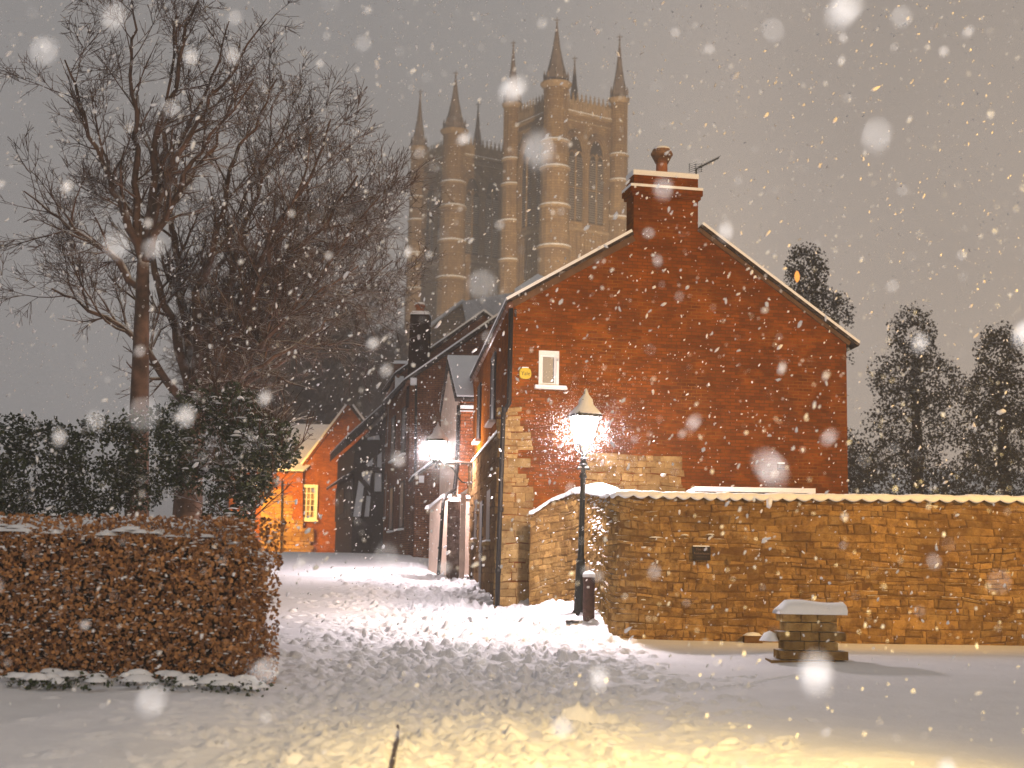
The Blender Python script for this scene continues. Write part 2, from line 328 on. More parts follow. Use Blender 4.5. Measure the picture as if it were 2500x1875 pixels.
def stamp(px, py, la, lb, ang, dep, rim):
    i0, i1 = np.searchsorted(xs, [px-la*2.2, px+la*2.2]); j0, j1 = np.searchsorted(ys, [py-la*2.2, py+la*2.2])
    if i1-i0 < 2 or j1-j0 < 2: return
    dx = X[j0:j1, i0:i1]-px; dy = Yg[j0:j1, i0:i1]-py; c, s = math.cos(ang), math.sin(ang)
    q = np.sqrt(((dx*c+dy*s)/la)**2+((-dx*s+dy*c)/lb)**2)
    Z[j0:j1, i0:i1] += -dep*(1-ss(q, .55, 1.0))+rim*np.exp(-((q-1.25)/.28)**2)
for _ in range(3600):
    y_ = 10.5+30*r_.random()**1.25; x_ = r_.normal(-.5, 1.5)
    if x_ > 1.9 and y_ > 20 or x_ < -4.5: continue
    stamp(x_, y_, r_.uniform(.09, .18), r_.uniform(.05, .08), r_.normal(1.5, .6), r_.uniform(.025, .06)*(.3+.7*min(1, max(0, (y_-13)/6))), r_.uniform(.006, .03))
for _ in range(3800):                                  # loose clods thrown up by feet
    y_ = 11+40*r_.random()**1.3; x_ = r_.normal(-.4, 1.6)
    if x_ > 2.2 and y_ > 19: continue
    s_ = r_.uniform(.06, .14); stamp(x_, y_, s_, s_*.7, r_.random()*3, -s_*r_.uniform(.15, .42)*min(1.3, (y_/19)**3), 0)
for k in range(60): stamp(3.9-.07*k, 19.2-.045*k+.1*math.sin(k*.3), .09, .05, -.5, .03, .012)
q = at(1408, 1712, 15.2); stamp(q.x, 15.2, .24, .16, .2, -.16, 0); stamp(q.x+.28, 15.3, .2, .1, .1, -.08, 0)
KX = np.interp(Yg, [q[1] for q in pk[::-1]], [q[0] for q in pk[::-1]])
Z += .10*ss(KX-X, .0, .035)*(1-ss(KX-X, .5, 1.4))*(1-ss(Yg, 13.9, 14.7))*ss(Yg, 9, 11)
nx, ny = len(xs), len(ys)
me = bpy.data.meshes.new('snowy_ground'); me.vertices.add(nx*ny)
me.vertices.foreach_set('co', np.stack([X, Yg, Z], -1).astype(np.float32).ravel())
i, j = np.meshgrid(np.arange(nx-1), np.arange(ny-1)); a = (j*nx+i).ravel(); fc = np.stack([a, a+1, a+1+nx, a+nx], 1)
me.loops.add(fc.size); me.loops.foreach_set('vertex_index', fc.ravel().astype(np.int32)); me.polygons.add(len(fc))
me.polygons.foreach_set('loop_start', np.arange(0, fc.size, 4, dtype=np.int32)); me.polygons.foreach_set('use_smooth', [True]*len(fc)); me.update(calc_edges=True)
me.materials.append(M['snow_ground']); ground = bpy.data.objects.new('snowy_ground', me); COL.objects.link(ground); tag(ground, kind='structure')

# kerb edge in the foreground
mb = MB()
def zg_(x, y): return float(Z[np.searchsorted(ys, y), np.searchsorted(xs, x)])
pts_ = [V((np.interp(t, [q[1] for q in pk[::-1]], [q[0] for q in pk[::-1]]), t, 0)) for t in np.arange(11.0, 14.5, .08)]
tz_ = np.array([max(zg_(p.x-.07, p.y), zg_(p.x+.05, p.y)+.03) for p in pts_]); tz_ = np.convolve(np.pad(tz_, 4, mode='edge'), np.ones(9)/9, 'valid')
for k_, (a, b) in enumerate(zip(pts_[:-1], pts_[1:])):
    tl = [tz_[k_], tz_[k_+1]]; bl3 = [min(zg_(p.x+.05, p.y), zg_(p.x-.07, p.y))-.15 for p in (a, b)]
    mb.hexa([V((a.x-.02, a.y, bl3[0])), V((a.x+.012, a.y, bl3[0])), V((b.x+.012, b.y, bl3[1])), V((b.x-.02, b.y, bl3[1])), V((a.x-.02, a.y, tl[0]-.02)), V((a.x+.008, a.y, tl[0]-.02)), V((b.x+.008, b.y, tl[1]-.02)), V((b.x-.02, b.y, tl[1]-.02))])
o = mb.build('kerb_edge', simple('wet_kerb_stone', (.05, .03, .018), .7, .3, 10, .2)); tag(o, 'thin dark curved kerb edge poking out of the trodden snow at the very front', 'kerb')

# ---------------------------------------------------------------- rubble walls
def resample(path, st):
    out = [path[0]]; acc = 0
    P = [V(p) for p in path]; L = [0]
    for a, b in zip(P[:-1], P[1:]): L.append(L[-1]+(b-a).length)
    n = max(2, int(L[-1]/st)); res = []
    for k in range(n+1):
        d = L[-1]*k/n; i = 0
        while i < len(L)-2 and L[i+1] < d: i += 1
        t = (d-L[i])/(L[i+1]-L[i]); res.append(P[i].lerp(P[i+1], t))
    return res, L[-1]
def stones_on(mb, fn, s0, s1, zb, zt, rh=(.09, .17), wd=(.14, .42), prot=.035, tilt=lambda s: 0, rnd=random.Random(3), gap=.009, keep=None):
    """rows of separate stones; fn(s, z, w) gives the world point, zb(s)/zt(s) the bottom and top"""
    zlo = min(zb(s0+(s1-s0)*k/20)+0 for k in range(21))-.9; zhi = max(zt(s0+(s1-s0)*k/20) for k in range(21))+.9
    z = zlo
    while z < zhi:
        h = rnd.uniform(*rh); s = s0-rnd.random()*.2
        while s < s1:
            w = rnd.uniform(*wd)*(1.25 if h > .13 else .9); a = max(s, s0); b_ = min(s+w, s1); s += w
            if b_-a < .05: continue
            m = (a+b_)/2; za = z+tilt(m)+rnd.uniform(-.01, .01); zc = za+h
            if zc > zt(m)-.01: zc = zt(m)-.01
            if za < zb(m)-.12 or zc-za < .04: continue
            if keep and not keep(m, (za+zc)/2): continue
            a2, b2 = a+gap*rnd.uniform(.3, 1.2), b_-gap*rnd.uniform(.3, 1.2); z0, z1 = za+gap*.6, zc-gap*.6
            pr = rnd.uniform(.25, 1)*prot; bv = min(.02, (b2-a2)*.2, (z1-z0)*.22); j = lambda: rnd.uniform(-.009, .009)
            ta, tb = tilt(a2)-tilt(m), tilt(b2)-tilt(m)
            c4 = [(a2+j(), z0+ta+j()), (b2+j(), z0+tb+j()), (b2+j(), z1+tb+j()), (a2+j(), z1+ta+j())]
            ins = [(c4[0][0]+bv, c4[0][1]+bv), (c4[1][0]-bv, c4[1][1]+bv), (c4[2][0]-bv, c4[2][1]-bv), (c4[3][0]+bv, c4[3][1]-bv)]
            vs = [fn(u, v, -.06) for u, v in c4]+[fn(u, v, pr*.55) for u, v in c4]+[fn(u, v, pr+rnd.uniform(-.006, .006)) for u, v in ins]
            mb.add(vs, [(0, 1, 5, 4), (1, 2, 6, 5), (2, 3, 7, 6), (3, 0, 4, 7), (4, 5, 9, 8), (5, 6, 10, 9), (6, 7, 11, 10), (7, 4, 8, 11), (8, 9, 10, 11)], rnd.random())
        z += h
wp = [(.42, 30.2), (.52, 30.15), (.85, 30.0), (1.12, 29.7), (1.36, 29.2), (1.52, 28.6), (1.60, 27.9), (1.65, 27.1), (1.68, 26.3), (1.73, 25.65), (1.87, 25.33), (2.12, 25.2), (2.5, 25.17), (4, 25.15), (6, 25.2), (9.8, 25.3)]
zt_ = [(0, 1.21), (.12, 1.24), (.5, 1.48), (1.3, 1.61), (2.2, 1.58), (3.1, 1.50), (4.1, 1.43), (5.2, 1.38), (7, 1.35), (9, 1.37), (14.5, 1.42)]
wpts, WL = resample([V((a, b, 0)) for a, b in wp], .05)
def wfr(s):
    t = max(0, min(.99999, s/WL))*(len(wpts)-1); i = int(t); p = wpts[i].lerp(wpts[i+1], t-i)
    i0, i1 = max(0, i-2), min(len(wpts)-1, i+3); d = (wpts[i1]-wpts[i0]).normalized(); return p, V((d.y, -d.x, 0))
def wfn(s, z, w):
    p, n = wfr(s); p2 = p+n*w; return V((p2.x, p2.y, z))
def wtop(s): return float(np.interp(s, [a for a, b in zt_], [b for a, b in zt_]))
def wbot(s): p, n = wfr(s); return gz(p.x, p.y-.1)-.25
tilt = lambda s: .16*min(s, 4.3)+(-.10*(min(max(s-4.3, 0), 1.6)))
wall = thing('boundary_wall', (2.1, 25.2, gz(2.1, 25.2)), 'tall curved rubble stone boundary wall with a scalloped snow top, behind the lamp post', 'wall')
def wfn2(s_, z, w):
    q = V((s_*.9, z*1.3, 0)); return wfn(s_+.06*noise.noise(q*1.7+V((9, 0, 0))), min(z+.085*noise.noise(q)+.03*noise.noise(q*3.7), wtop(s_)-.004), w+.02*noise.noise(q*1.1+V((0, 7, 0))))
mb = MB(); stones_on(mb, wfn2, 0, WL, wbot, wtop, rh=(.05, .15), wd=(.08, .40), prot=.03, gap=.006, tilt=tilt, rnd=random.Random(12))
mb.build('stonework', M['stone'], wall)
mb = MB(); n = 160
for k in range(n):
    a, b = WL*k/n, WL*(k+1)/n
    mb.hexa([wfn(a, wbot(a)-.3, 0), wfn(b, wbot(b)-.3, 0), wfn(b, wbot(b)-.3, -.42), wfn(a, wbot(a)-.3, -.42), wfn(a, wtop(a), 0), wfn(b, wtop(b), 0), wfn(b, wtop(b), -.42), wfn(a, wtop(a), -.42)])
mb.build('mortar_core', M['mortar'], wall)
mb = MB(); n = 900; vs = []; fs = []; rs = random.Random(4)
for k in range(n+1):
    s = WL*k/n; zt = wtop(s); sc = abs(math.sin(math.pi*(s+.05*math.sin(s*1.7))/(.17+.06*min(1, s/14)))); sm = 1 if s > 4.4 else .35
    nz = .02*noise.noise(V((s*3, 0, 0)))+.012*noise.noise(V((s*11, 3, 0))); lip = (.015+.055*sc*sm)
    hh = .075+.10*max(0, 1-abs(s-2.4)/1.8)+nz
    for w, z in ((.05, zt-.005), (.075, zt-lip), (.085, zt-lip*.6), (.085, zt+.02), (.06, zt+hh*.75), (0, zt+hh), (-.2, zt+hh*1.12), (-.4, zt+hh*.8), (-.47, zt-.01)):
        vs.append(wfn(s, z, w+(.015*sc if z < zt+.03 else 0)))
for k in range(n):
    for q in range(8): fs.append((k*9+q, k*9+q+1, (k+1)*9+q+1, (k+1)*9+q))
mb.add(vs, fs); mb.build('snow_cap', M['snow'], wall, True)
# snow blown onto ledges of the wall
mb = MB()
rs = random.Random(9)
def blob(mb, p, a, b, h, tint=.5, n=7):
    p = V(p); vs = [p+V((a*math.cos(2*math.pi*k/n)*rs.uniform(.8, 1.2), b*math.sin(2*math.pi*k/n), 0)) for k in range(n)]+[p+V((a*.6*math.cos(2*math.pi*k/n), b*.6*math.sin(2*math.pi*k/n), h*.75)) for k in range(n)]+[p+V((0, 0, h))]
    mb.add(vs, [(k, (k+1) % n, n+(k+1) % n, n+k) for k in range(n)]+[(n+k, n+(k+1) % n, 2*n) for k in range(n)], tint)
for px, py, w_ in ((1672, 1307, .07), (1735, 1306, .08), (1600, 1313, .13)):
    p = at(px, py, 25.1); blob(mb, p, w_, .05, .025)
for _ in range(170):
    s = rs.gauss(3.6, 1.1); 
    if s < .3 or s > 6.4: continue
    z = rs.uniform(wbot(s)+.25, wtop(s)-.05)
    if rs.random() < .5: z = wtop(s)-abs(rs.gauss(0, .5))
    if z < wbot(s)+.2: continue
    blob(mb, wfn(s, z, .025), rs.uniform(.015, .05), rs.uniform(.015, .04), rs.uniform(.008, .02))
tag(mb.build('snow_patches', M['snow'], wall, True), kind='stuff')
# low stone pier at the right edge
pr = thing('stone_pier', (4.2, 20.9, gz(4.2, 20.9)), 'low broken stone pier under a mound of snow at the right edge of the street', 'pier')
mb = MB(); rs2 = random.Random(2); fr = Fr((3.82, 20.9), 0); zb = gz(4, 20.9)
for r0 in range(6):
    z0 = zb-.1+r0*.13; u0 = [-.14, -.02, .05, -.02, .07, .02][r0]; u = u0
    while u < .75:
        w_ = rs2.uniform(.2, .38); mb.fbox(fr, u+.006, u+w_-.006, z0+.006, z0+.124, -.5, rs2.uniform(-.015, .02), rs2.random()); u += w_
mb.build('stonework', M['stone'], pr); mb = MB(); vs = []; fs = []; n = 24
for k in range(n+1):
    u = -.02+.95*k/n
    h = .11*min(1, (k+.3)/3)*(1+.3*noise.noise(V((u*2, 1, 0))))+.02; zt = zb+.68
    for w, z in ((.04, zt-.02), (.06, zt+h*.3), (-.02, zt+h*.85), (-.25, zt+h*1.25), (-.48, zt+h*.85), (-.56, zt-.02)): vs.append(fr.p(u, z, w))
for k in range(n):
    for q in range(5): fs.append((k*6+q, k*6+q+1, (k+1)*6+q+1, (k+1)*6+q))
fs.append((0, 1, 2, 3, 4, 5)); mb.add(vs, fs); blob(mb, fr.p(-.12, zb+.28, -.2), .13, .25, .14, n=10); mb.build('snow_cap', M['snow'], pr, True)
# low block at foot of wall with snow on it
o = thing('kerb_block', at(1840, 1560, 25.0), 'small dark stone block with a cushion of snow against the foot of the wall', 'block')
mb = MB(); p = at(1838, 1556, 24.98); mb.box((p.x, 24.98, p.z-.03), (.30, .16, .12)); mb.build('block', M['mortar'], o); mb = MB(); blob(mb, (p.x, 24.98, p.z+.028), .17, .1, .06, n=12); mb.build('snow_cap', M['snow'], o, True)

# ---------------------------------------------------------------- text helper
def text(s, size, fr, u, z, w, m, parent, name='lettering', ext=.002, align='CENTER'):
    cu = bpy.data.curves.new('txt', 'FONT'); cu.body = s; cu.size = size; cu.extrude = ext; cu.align_x = align; cu.align_y = 'CENTER'
    to = bpy.data.objects.new('txt', cu); COL.objects.link(to); dg = bpy.context.evaluated_depsgraph_get(); dg.update()
    me = bpy.data.meshes.new_from_object(to.evaluated_get(dg)); bpy.data.objects.remove(to); me.name = name
    Mx = Matrix(((fr.t.x, 0, fr.n.x, 0), (fr.t.y, 0, fr.n.y, 0), (0, 1, 0, 0), (0, 0, 0, 1))); p = fr.p(u, z, w); Mx.translation = p
    me.transform(Mx); me.materials.clear(); me.materials.append(m); o = bpy.data.objects.new(name, me); COL.objects.link(o)
    o.parent = parent; o.matrix_parent_inverse = parent.matrix_world.inverted(); return o
wf = Fr((2.1, 25.13), 0)
plq = thing('wall_plaque', wf.at(1713, 1365), 'small dark plaque with three lines of faded lettering on the stone boundary wall', 'plaque')
u0, z0 = wf.uz(1691, 1367); u1, z1 = wf.uz(1734, 1335); mb = MB(); mb.fbox(wf, u0, u1, z0, z1, -.03, .045); mb.build('plate', M['slate'], plq)
mb = MB(); mb.fbox(wf, u0+.005, u1-.02, z1, z1+.018, -.02, .045); mb.build('snow_ledge', M['snow'], plq)
um = (u0+u1)/2; text('The Old', .062, wf, um, z1-.05, .046, M['letter'], plq); text('Rotherhouse', .052, wf, um, z1-.115, .046, M['letter'], plq)
mb = MB()
for k in range(9): mb.fbox(wf, um-.09+k*.02, um-.078+k*.02, z1-.175, z1-.168, .045, .047)
mb.build('lettering', M['letter'], plq)
pl2 = thing('boundary_mark', wf.at(1780, 1372), 'tiny pale square plate set in the stone wall right of the plaque', 'plate')
ua, za = wf.uz(1775, 1374); mb = MB(); mb.fbox(wf, ua, ua+.06, za, za+.07, -.02, .04); mb.build('plate', M['stone_pale'], pl2)

# ---------------------------------------------------------------- lanterns
def lantern(root, z0, s, glass, sq=True, rz=R(20)):
    """four tapering panes under a hood; z0 is the underside, s the scale"""
    m = Matrix.Rotation(rz, 3, 'Z'); b, t, h = .105*s, .195*s, .50*s
    bulb = light('lantern_light', 'SPOT', (0, 0, z0+h-.03), (1, .85, .87), 1900, shadow_soft_size=.05, spot_size=R(156), spot_blend=.75); bulb.parent = root
    c = [(-1, -1), (1, -1), (1, 1), (-1, 1)]
    P = lambda x, y, z: m@V((x, y, z))+V((0, 0, z0))
    for k in range(4):
        (xa, ya), (xb, yb) = c[k], c[(k+1) % 4]
        mb = MB(); mb.add([P(xa*b, ya*b, .02*s), P(xb*b, yb*b, .02*s), P(xb*t, yb*t, h), P(xa*t, ya*t, h)], [(0, 1, 2, 3)]); mb.build('glass_pane', glass, root, local=True)
    mb = MB()
    for k in range(4):
        (xa, ya), (xb, yb) = c[k], c[(k+1) % 4]; e = 1.04
        mb.tube([P(xa*b*e, ya*b*e, 0), P(xa*t*e, ya*t*e, h)], .013*s, 5)
        mb.tube([P(xa*b*e, ya*b*e, .01*s), P(xb*b*e, yb*b*e, .01*s)], .016*s, 5); mb.tube([P(xa*t*e, ya*t*e, h), P(xb*t*e, yb*t*e, h)], .018*s, 5)
    mb.build('lantern_frame', M['iron'], root, local=True)
    mb = MB(); r2 = math.sqrt(2)
    mb.lathe([(t*r2*1.28, h), (t*r2*1.22, h+.04*s), (t*r2*.78, h+.12*s), (.13*s, h+.20*s), (.10*s, h+.24*s), (.10*s, h+.30*s), (.135*s, h+.31*s), (.06*s, h+.36*s), (.03*s, h+.40*s), (.045*s, h+.43*s), (.012*s, h+.50*s)], (0, 0, z0), 4 if sq else 12, rz+R(45)); hood = mb.build('hood', M['iron'], root, local=True)
    mb = MB(); mb.lathe([(t*r2*1.12, h+.055*s), (t*r2*.80, h+.15*s), (.14*s, h+.235*s), (.125*s, h+.33*s), (.10*s, h+.36*s), (.05*s, h+.42*s), (.01, h+.53*s)], (.012, 0, z0), 12, rz); mb.build('snow_cap', M['snow'], hood, True, local=True)
lx, ly = at(1414, 1492, 26.8).x, 26.8
lz = gz(lx, ly)-.03
lamp = thing('street_lamp', (lx, ly, lz), 'lit traditional lantern on a tall black fluted post in front of the curved stone wall', 'street lamp', 'lit lantern street lamps')
zl = at(1420, 1085, 26.8).z-lz
mb = MB(); mb.lathe([(.145, 0), (.145, .05), (.10, .12), (.085, .9), (.075, .98), (.085, 1.0), (.06, 1.05), (.052, 1.5), (.045, zl-.62), (.075, zl-.60), (.06, zl-.55), (.04, zl-.50), (.045, zl-.40), (.085, zl-.37), (.06, zl-.33), (.04, zl-.29), (.07, zl-.26), (.035, zl-.22)], n=14)
mb.build('post', M['iron'], lamp, False, local=True)
mb = MB()
for k in range(4):
    a = R(20+45+90*k); d = V((math.cos(a), math.sin(a), 0)); mb.tube([d*.035+V((0, 0, zl-.25)), d*.05+V((0, 0, zl-.17)), d*.16+V((0, 0, zl-.10)), d*.19+V((0, 0, zl-.03)), d*.14+V((0, 0, zl+.015))], .014, 5)
mb.build('cradle', M['iron'], lamp, True, local=True)
mb = MB(); mb.tube([V((-.09, 0, zl-.44)), V((.09, 0, zl-.44))], .014, 6); mb.lathe([(.03, 0), (.03, .05)], (-.09, 0, zl-.465), 6); mb.lathe([(.03, 0), (.03, .05)], (.09, 0, zl-.465), 6); mb.build('ladder_bar', M['iron'], lamp, local=True)
mb = MB(); rs.seed(3); blob(mb, (.06, -.02, zl-.43), .05, .04, .05); blob(mb, (-.06, -.01, zl-.43), .045, .04, .035); mb.build('snow_clump', M['snow'], lamp, True, local=True)
lantern(lamp, zl, 1.0, M['lamp_glass'])
lamp.rotation_euler = (0, R(1.0), 0)
bp = at(1437, 1512, 26.25)
bol = thing('bollard', (bp.x, bp.y, gz(bp.x, bp.y)-.05), 'short brown wooden bollard with a snow cap in front of the lamp post', 'bollard')
h = at(1437, 1405, 26.25).z-bol.location.z
mb = MB(); mb.lathe([(.105, -.1), (.103, h*.9), (.10, h-.015), (.08, h)], n=16); mb.build('post', simple('bollard_wood', (.07, .035, .028), .7, .4, 12, .3), bol, False, local=True)
mb = MB(); mb.lathe([(.112, h-.03), (.118, h+.005), (.10, h+.045), (.06, h+.075), (.01, h+.085)], n=16); mb.build('snow_cap', M['snow'], bol, True, local=True)
mb = MB(); mb.box((-.02, -.108, h*.76), (.045, .01, .04)); mb.build('label_plate', M['white_paint'], bol, local=True)
fp = at(1402, 1508, 26.2); o = thing('round_base_plate', (fp.x, 26.2, gz(fp.x, 26.2)), 'flat dark round plate half buried in snow beside the bollard foot', 'base plate')
mb = MB(); mb.lathe([(.15, 0), (.155, .035), (.13, .05)], n=18); mb.build('plate', M['iron'], o, local=True)
mb = MB(); rs.seed(8); blob(mb, (0, .03, .045), .13, .12, .09, n=12); mb.build('snow_mound', M['snow'], o, True, local=True)

# ---------------------------------------------------------------- the big brick house
GA = R(12); gc = (-.10, 31.0); gf = Fr(gc, GA)
dep = V((-1.08, 12.4, 0))
def U(px, py): return gf.uz(px, py)
eL = (0.0, U(1247, 742)[1]); r1, r2 = U(1707, 558), U(1953, 745); l1, l2 = U(1247, 742), U(1547, 578)
sl = (l2[1]-l1[1])/(l2[0]-l1[0]); sr = (r2[1]-r1[1])/(r2[0]-r1[0])
ua = (r1[1]-sr*r1[0]-(l1[1]-sl*l1[0]))/(sl-sr); za = l1[1]+sl*(ua-l1[0]); zER = eL[1]-.4; uER = r1[0]+(zER-r1[1])/sr
house = thing('brick_gable_house', (gc[0], gc[1], -.7), 'large red brick house with a broad gable facing the viewer behind the stone wall', 'house')
wn = [U(1315, 944), U(1364, 944), U(1364, 860), U(1353, 856), U(1327, 856), U(1315, 860)]
poly = [(0, -1.4), (uER, -1.4), (uER, zER), (ua, za), (0, eL[1])]
mb = MB(); A = [gf.p(u, z) for u, z in poly]; mb.loft(A, [a+dep for a in A], [[gf.p(u, z) for u, z in wn]], .13); mb.build('brick_wall', M['brick'], house)
# roof slabs + snow
def slab(mb, fr, a, b, t0, t1, front, back, o0=0, o1=0):
    """a band lying on the slope a->b (u,z), between heights t0,t1 above it, from w=front along dv"""
    d = V((b[0]-a[0], b[1]-a[1])); d.normalize(); nn = V((-d.y, d.x)); nn = nn if nn.y > 0 else -nn
    a = V(a)-d*o0; b = V(b)+d*o1; q = [a+nn*t0, b+nn*t0, b+nn*t1, a+nn*t1]
    A = [fr.p(x.x, x.y, front) for x in q]; mb.loft(A, [p+back for p in A])
bk = dep*1.01+gf.n*-.12
cL = (U(1547, 500)[0]-.01, 0); cL = (cL[0], eL[1]+sl*cL[0]); cR = (U(1704, 500)[0]+.01, 0); cR = (cR[0], za+sr*(cR[0]-ua))
mb = MB(); slab(mb, gf, (0, eL[1]), cL, 0.02, .08, .12, bk, .06, 0); slab(mb, gf, (uER, zER), cR, 0.02, .08, .12, bk, .28, 0); slab(mb, gf, cL, (ua, za), .02, .08, -.8, bk*.93); slab(mb, gf, cR, (ua, za), .02, .08, -.8, bk*.93)
rf = mb.build('roof', M['tile'], house)
mb = MB(); slab(mb, gf, cL, (ua, za), .08, .14, -.8, bk*.92); slab(mb, gf, cR, (ua, za), .08, .14, -.8, bk*.92); slab(mb, gf, (0, eL[1]), cL, .08, .14, .13, bk*.99, .02, 0); slab(mb, gf, (uER, zER), cR, .08, .135, .13, bk*.99, .25, 0); mb.build('roof_snow', M['snow'], rf)
mb = MB(); slab(mb, gf, (0, eL[1]), cL, -.12, .018, .055, gf.n*-.052, .0, -.02); slab(mb, gf, (uER, zER), cR, -.07, .018, .055, gf.n*-.052, .1, -.02)
mb.build('verge_board', simple('stone_verge', (.11, .06, .03), .9, .3, 4, .2), house)
# window with deep white frame
win = MB(); wu0, wz0 = U(1314, 944.5); wu1, wz1 = U(1364.5, 858)
def ring(mb, fr, u0, u1, z0, z1, t, w0, w1, top=0):
    mb.fbox(fr, u0, u0+t, z0, z1, w0, w1); mb.fbox(fr, u1-t, u1, z0, z1, w0, w1); mb.fbox(fr, u0+t, u1-t, z0, z0+t, w0, w1); mb.fbox(fr, u0+t, u1-t, z1-t-top, z1, w0, w1)
ring(win, gf, wu0, wu1, wz0, wz1, .06, -.12, .03, .03)
w_o = win.build('window', M['white_paint'], house)
mb = MB(); ring(mb, gf, wu0+.06, wu1-.06, wz0+.06, wz1-.09, .035, -.10, -.01); mb.build('casement', M['white_paint'], w_o)
mb = MB(); mb.fbox(gf, wu0+.09, wu1-.09, wz0+.09, wz1-.12, -.12, -.05); mb.build('pane', M['frost'], w_o)
mb = MB(); s0, s1 = U(1304, 948)[0], U(1382, 948)[0]; mb.fbox(gf, s0, s1, wz0-.05, wz0-.002, -.1, .12); mb.build('sill', M['white_paint'], w_o)
mb = MB(); mb.fbox(gf, s0, s1-.02, wz0-.002, wz0+.035, .0, .115); mb.build('sill_snow', M['snow'], w_o)
# stone patches let into the brickwork
def inpoly(poly, x, y):
    c = False; n = len(poly)
    for i in range(n):
        x1, y1 = poly[i]; x2, y2 = poly[i-1]
        if (y1 > y) != (y2 > y) and x < (x2-x1)*(y-y1)/(y2-y1)+x1: c = not c
    return c
q1 = [U(*p) for p in ((1222, 992), (1262, 996), (1270, 1022), (1284, 1075), (1282, 1130), (1290, 1180), (1296, 1230), (1305, 1300), (1312, 1370), (1312, 1500), (1205, 1500))]
q2 = [U(*p) for p in ((1428, 1112), (1500, 1106), (1600, 1112), (1672, 1122), (1664, 1160), (1656, 1240), (1420, 1240))]
zb_ = lambda s: -1.1
for q, nm, sd in ((q1, 'corner_stonework', 21), (q2, 'stone_patch', 22)):
    mb = MB(); stones_on(mb, lambda s, z, w: gf.p(s+.05*noise.noise(V((s*2, z*2, 5))), z+.06*noise.noise(V((s*1.4, z*1.4, 0))), w), min(a for a, b in q), max(a for a, b in q), lambda s: min(b for a, b in q), lambda s: max(b for a, b in q), rh=(.07, .21), wd=(.12, .42), prot=.025, rnd=random.Random(sd), gap=.006, keep=lambda m, z: inpoly(q, m, z))
    mb.build(nm, M['stone_pale'], house)
# chimney
ch0, ch1 = U(1547, 500)[0], U(1704, 500)[0]; cz0 = za-2.6; cz1 = U(1540, 462)[1]
cd = (gf.n*-1).normalized()
def cbox(mb, e, z0, z1, top=0):
    A = [gf.p(ch0-e, z0, .003+e), gf.p(ch1+e, z0, .003+e), gf.p(ch1+e, z1, .003+e), gf.p(ch0-e, z1, .003+e)]; mb.loft(A, [a+cd*(.55+2*e) for a in A])
chm = MB(); cbox(chm, 0.0, cz0, cz1-.14); cbox(chm, .05, cz1-.14, cz1-.06); cbox(chm, .085, cz1-.06, cz1+.06); cbox(chm, .0, cz1+.06, cz1+.34); cho = chm.build('chimney', M['brick'], house)
mb = MB(); cbox(mb, .09, cz1+.06, cz1+.12); cbox(mb, .015, cz1+.34, cz1+.45)
mb.build('chimney_snow', M['snow'], cho)
pp = U(1625, 436)
mb = MB(); c = gf.p(pp[0], cz1+.43, -.28); mb.lathe([(.135, 0), (.13, .12), (.12, .42), (.13, .44), (.13, .5)], c, 14); po = mb.build('chimney_pot', M['terracotta'], cho, True)
mb = MB(); mb.lathe([(.15, .42), (.245, .47), (.25, .50), (.20, .60), (.1, .64), (.01, .65)], c, 14)
for k in range(5): mb.lathe([(.13+.018*k, .28+.035*k), (.15+.018*k, .29+.035*k)], c, 14)
mb.build('cowl', simple('rusty_cowl', (.22, .12, .06), .6, .4, 14, .2), po, False)
mb = MB(); mb.lathe([(.21, .60), (.17, .65), (.09, .675), (.01, .68)], c, 14); mb.build('snow_cap', M['snow'], po, True)
ant = thing('television_aerial', gf.at(1699, 450, -.2), 'thin television aerial on a short mast beside the chimney pot', 'aerial')
Yc = gf.at(1699, 450, -.25).y
mb = MB(); mb.tube([at(1698, 468, Yc), at(1700, 412, Yc)], .018, 6); mb.build('mast', M['iron'], ant)
b0, b1 = at(1698, 413, Yc), at(1755, 385, Yc); mb = MB(); mb.tube([b0, b1], .013, 6); n_ = 15
dv = V((.3, -.75, .35)).normalized()
for k in range(n_): q = b0.lerp(b1, (k+1)/n_); mb.tube([q-dv*.085, q+dv*.085], .005, 4)
mb.build('boom', M['iron'], ant); mb = MB()
for k in range(5):
    z = -.06+.045*k; mb.tube([b0+V((-.14, .1, z+.01)), b0+V((.02, -.1, z+.03))], .005, 4); mb.tube([b0+V((-.02, .1, z+.01)), b0+V((.14, -.1, z-.02))], .005, 4)
for xx in (-.14, 0, .13): mb.tube([b0+V((xx, 0, -.06)), b0+V((xx, 0, .13))], .005, 4)
mb.build('reflector', M['iron'], ant)
# alarm box
al = thing('alarm_box', gf.at(1280, 915), 'yellow alarm box with black lettering on the brick gable left of the window', 'alarm box')
au, az = U(1281, 913); rr = .125
mb = MB(); pts = [(au+rr*1.02*math.copysign(abs(math.cos(a))**.7, math.cos(a)), az+rr*.98*math.copysign(abs(math.sin(a))**.7, math.sin(a))*(1 if math.sin(a) > 0 else .92)) for a in [2*math.pi*k/24 for k in range(24)]]
mb.prism(gf, pts, 0, .07); mb.build('case', M['yellow'], al); text('Yale', .115, gf, au+.005, az, .071, M['black_letter'], al, ext=.001)
mb = MB(); mb.fbox(gf, au-.07, au+.07, az+rr*.96, az+rr+.018, .0, .065); mb.build('snow_cap', M['snow'], al)
# little vent high on the gable right
vt = thing('wall_vent', gf.at(1905, 1140), 'small dark brick vent with snow on its ledge low on the right of the gable', 'vent')
a0, b0_ = U(1898, 1148); a1, b1_ = U(1913, 1133); mb = MB(); mb.fbox(gf, a0, a1, b0_, b1_, 0, .05); mb.build('hood', M['brick_dark'], vt); mb = MB(); mb.fbox(gf, a0, a1, b1_, b1_+.03, 0, .06); mb.build('snow_cap', M['snow'], vt)
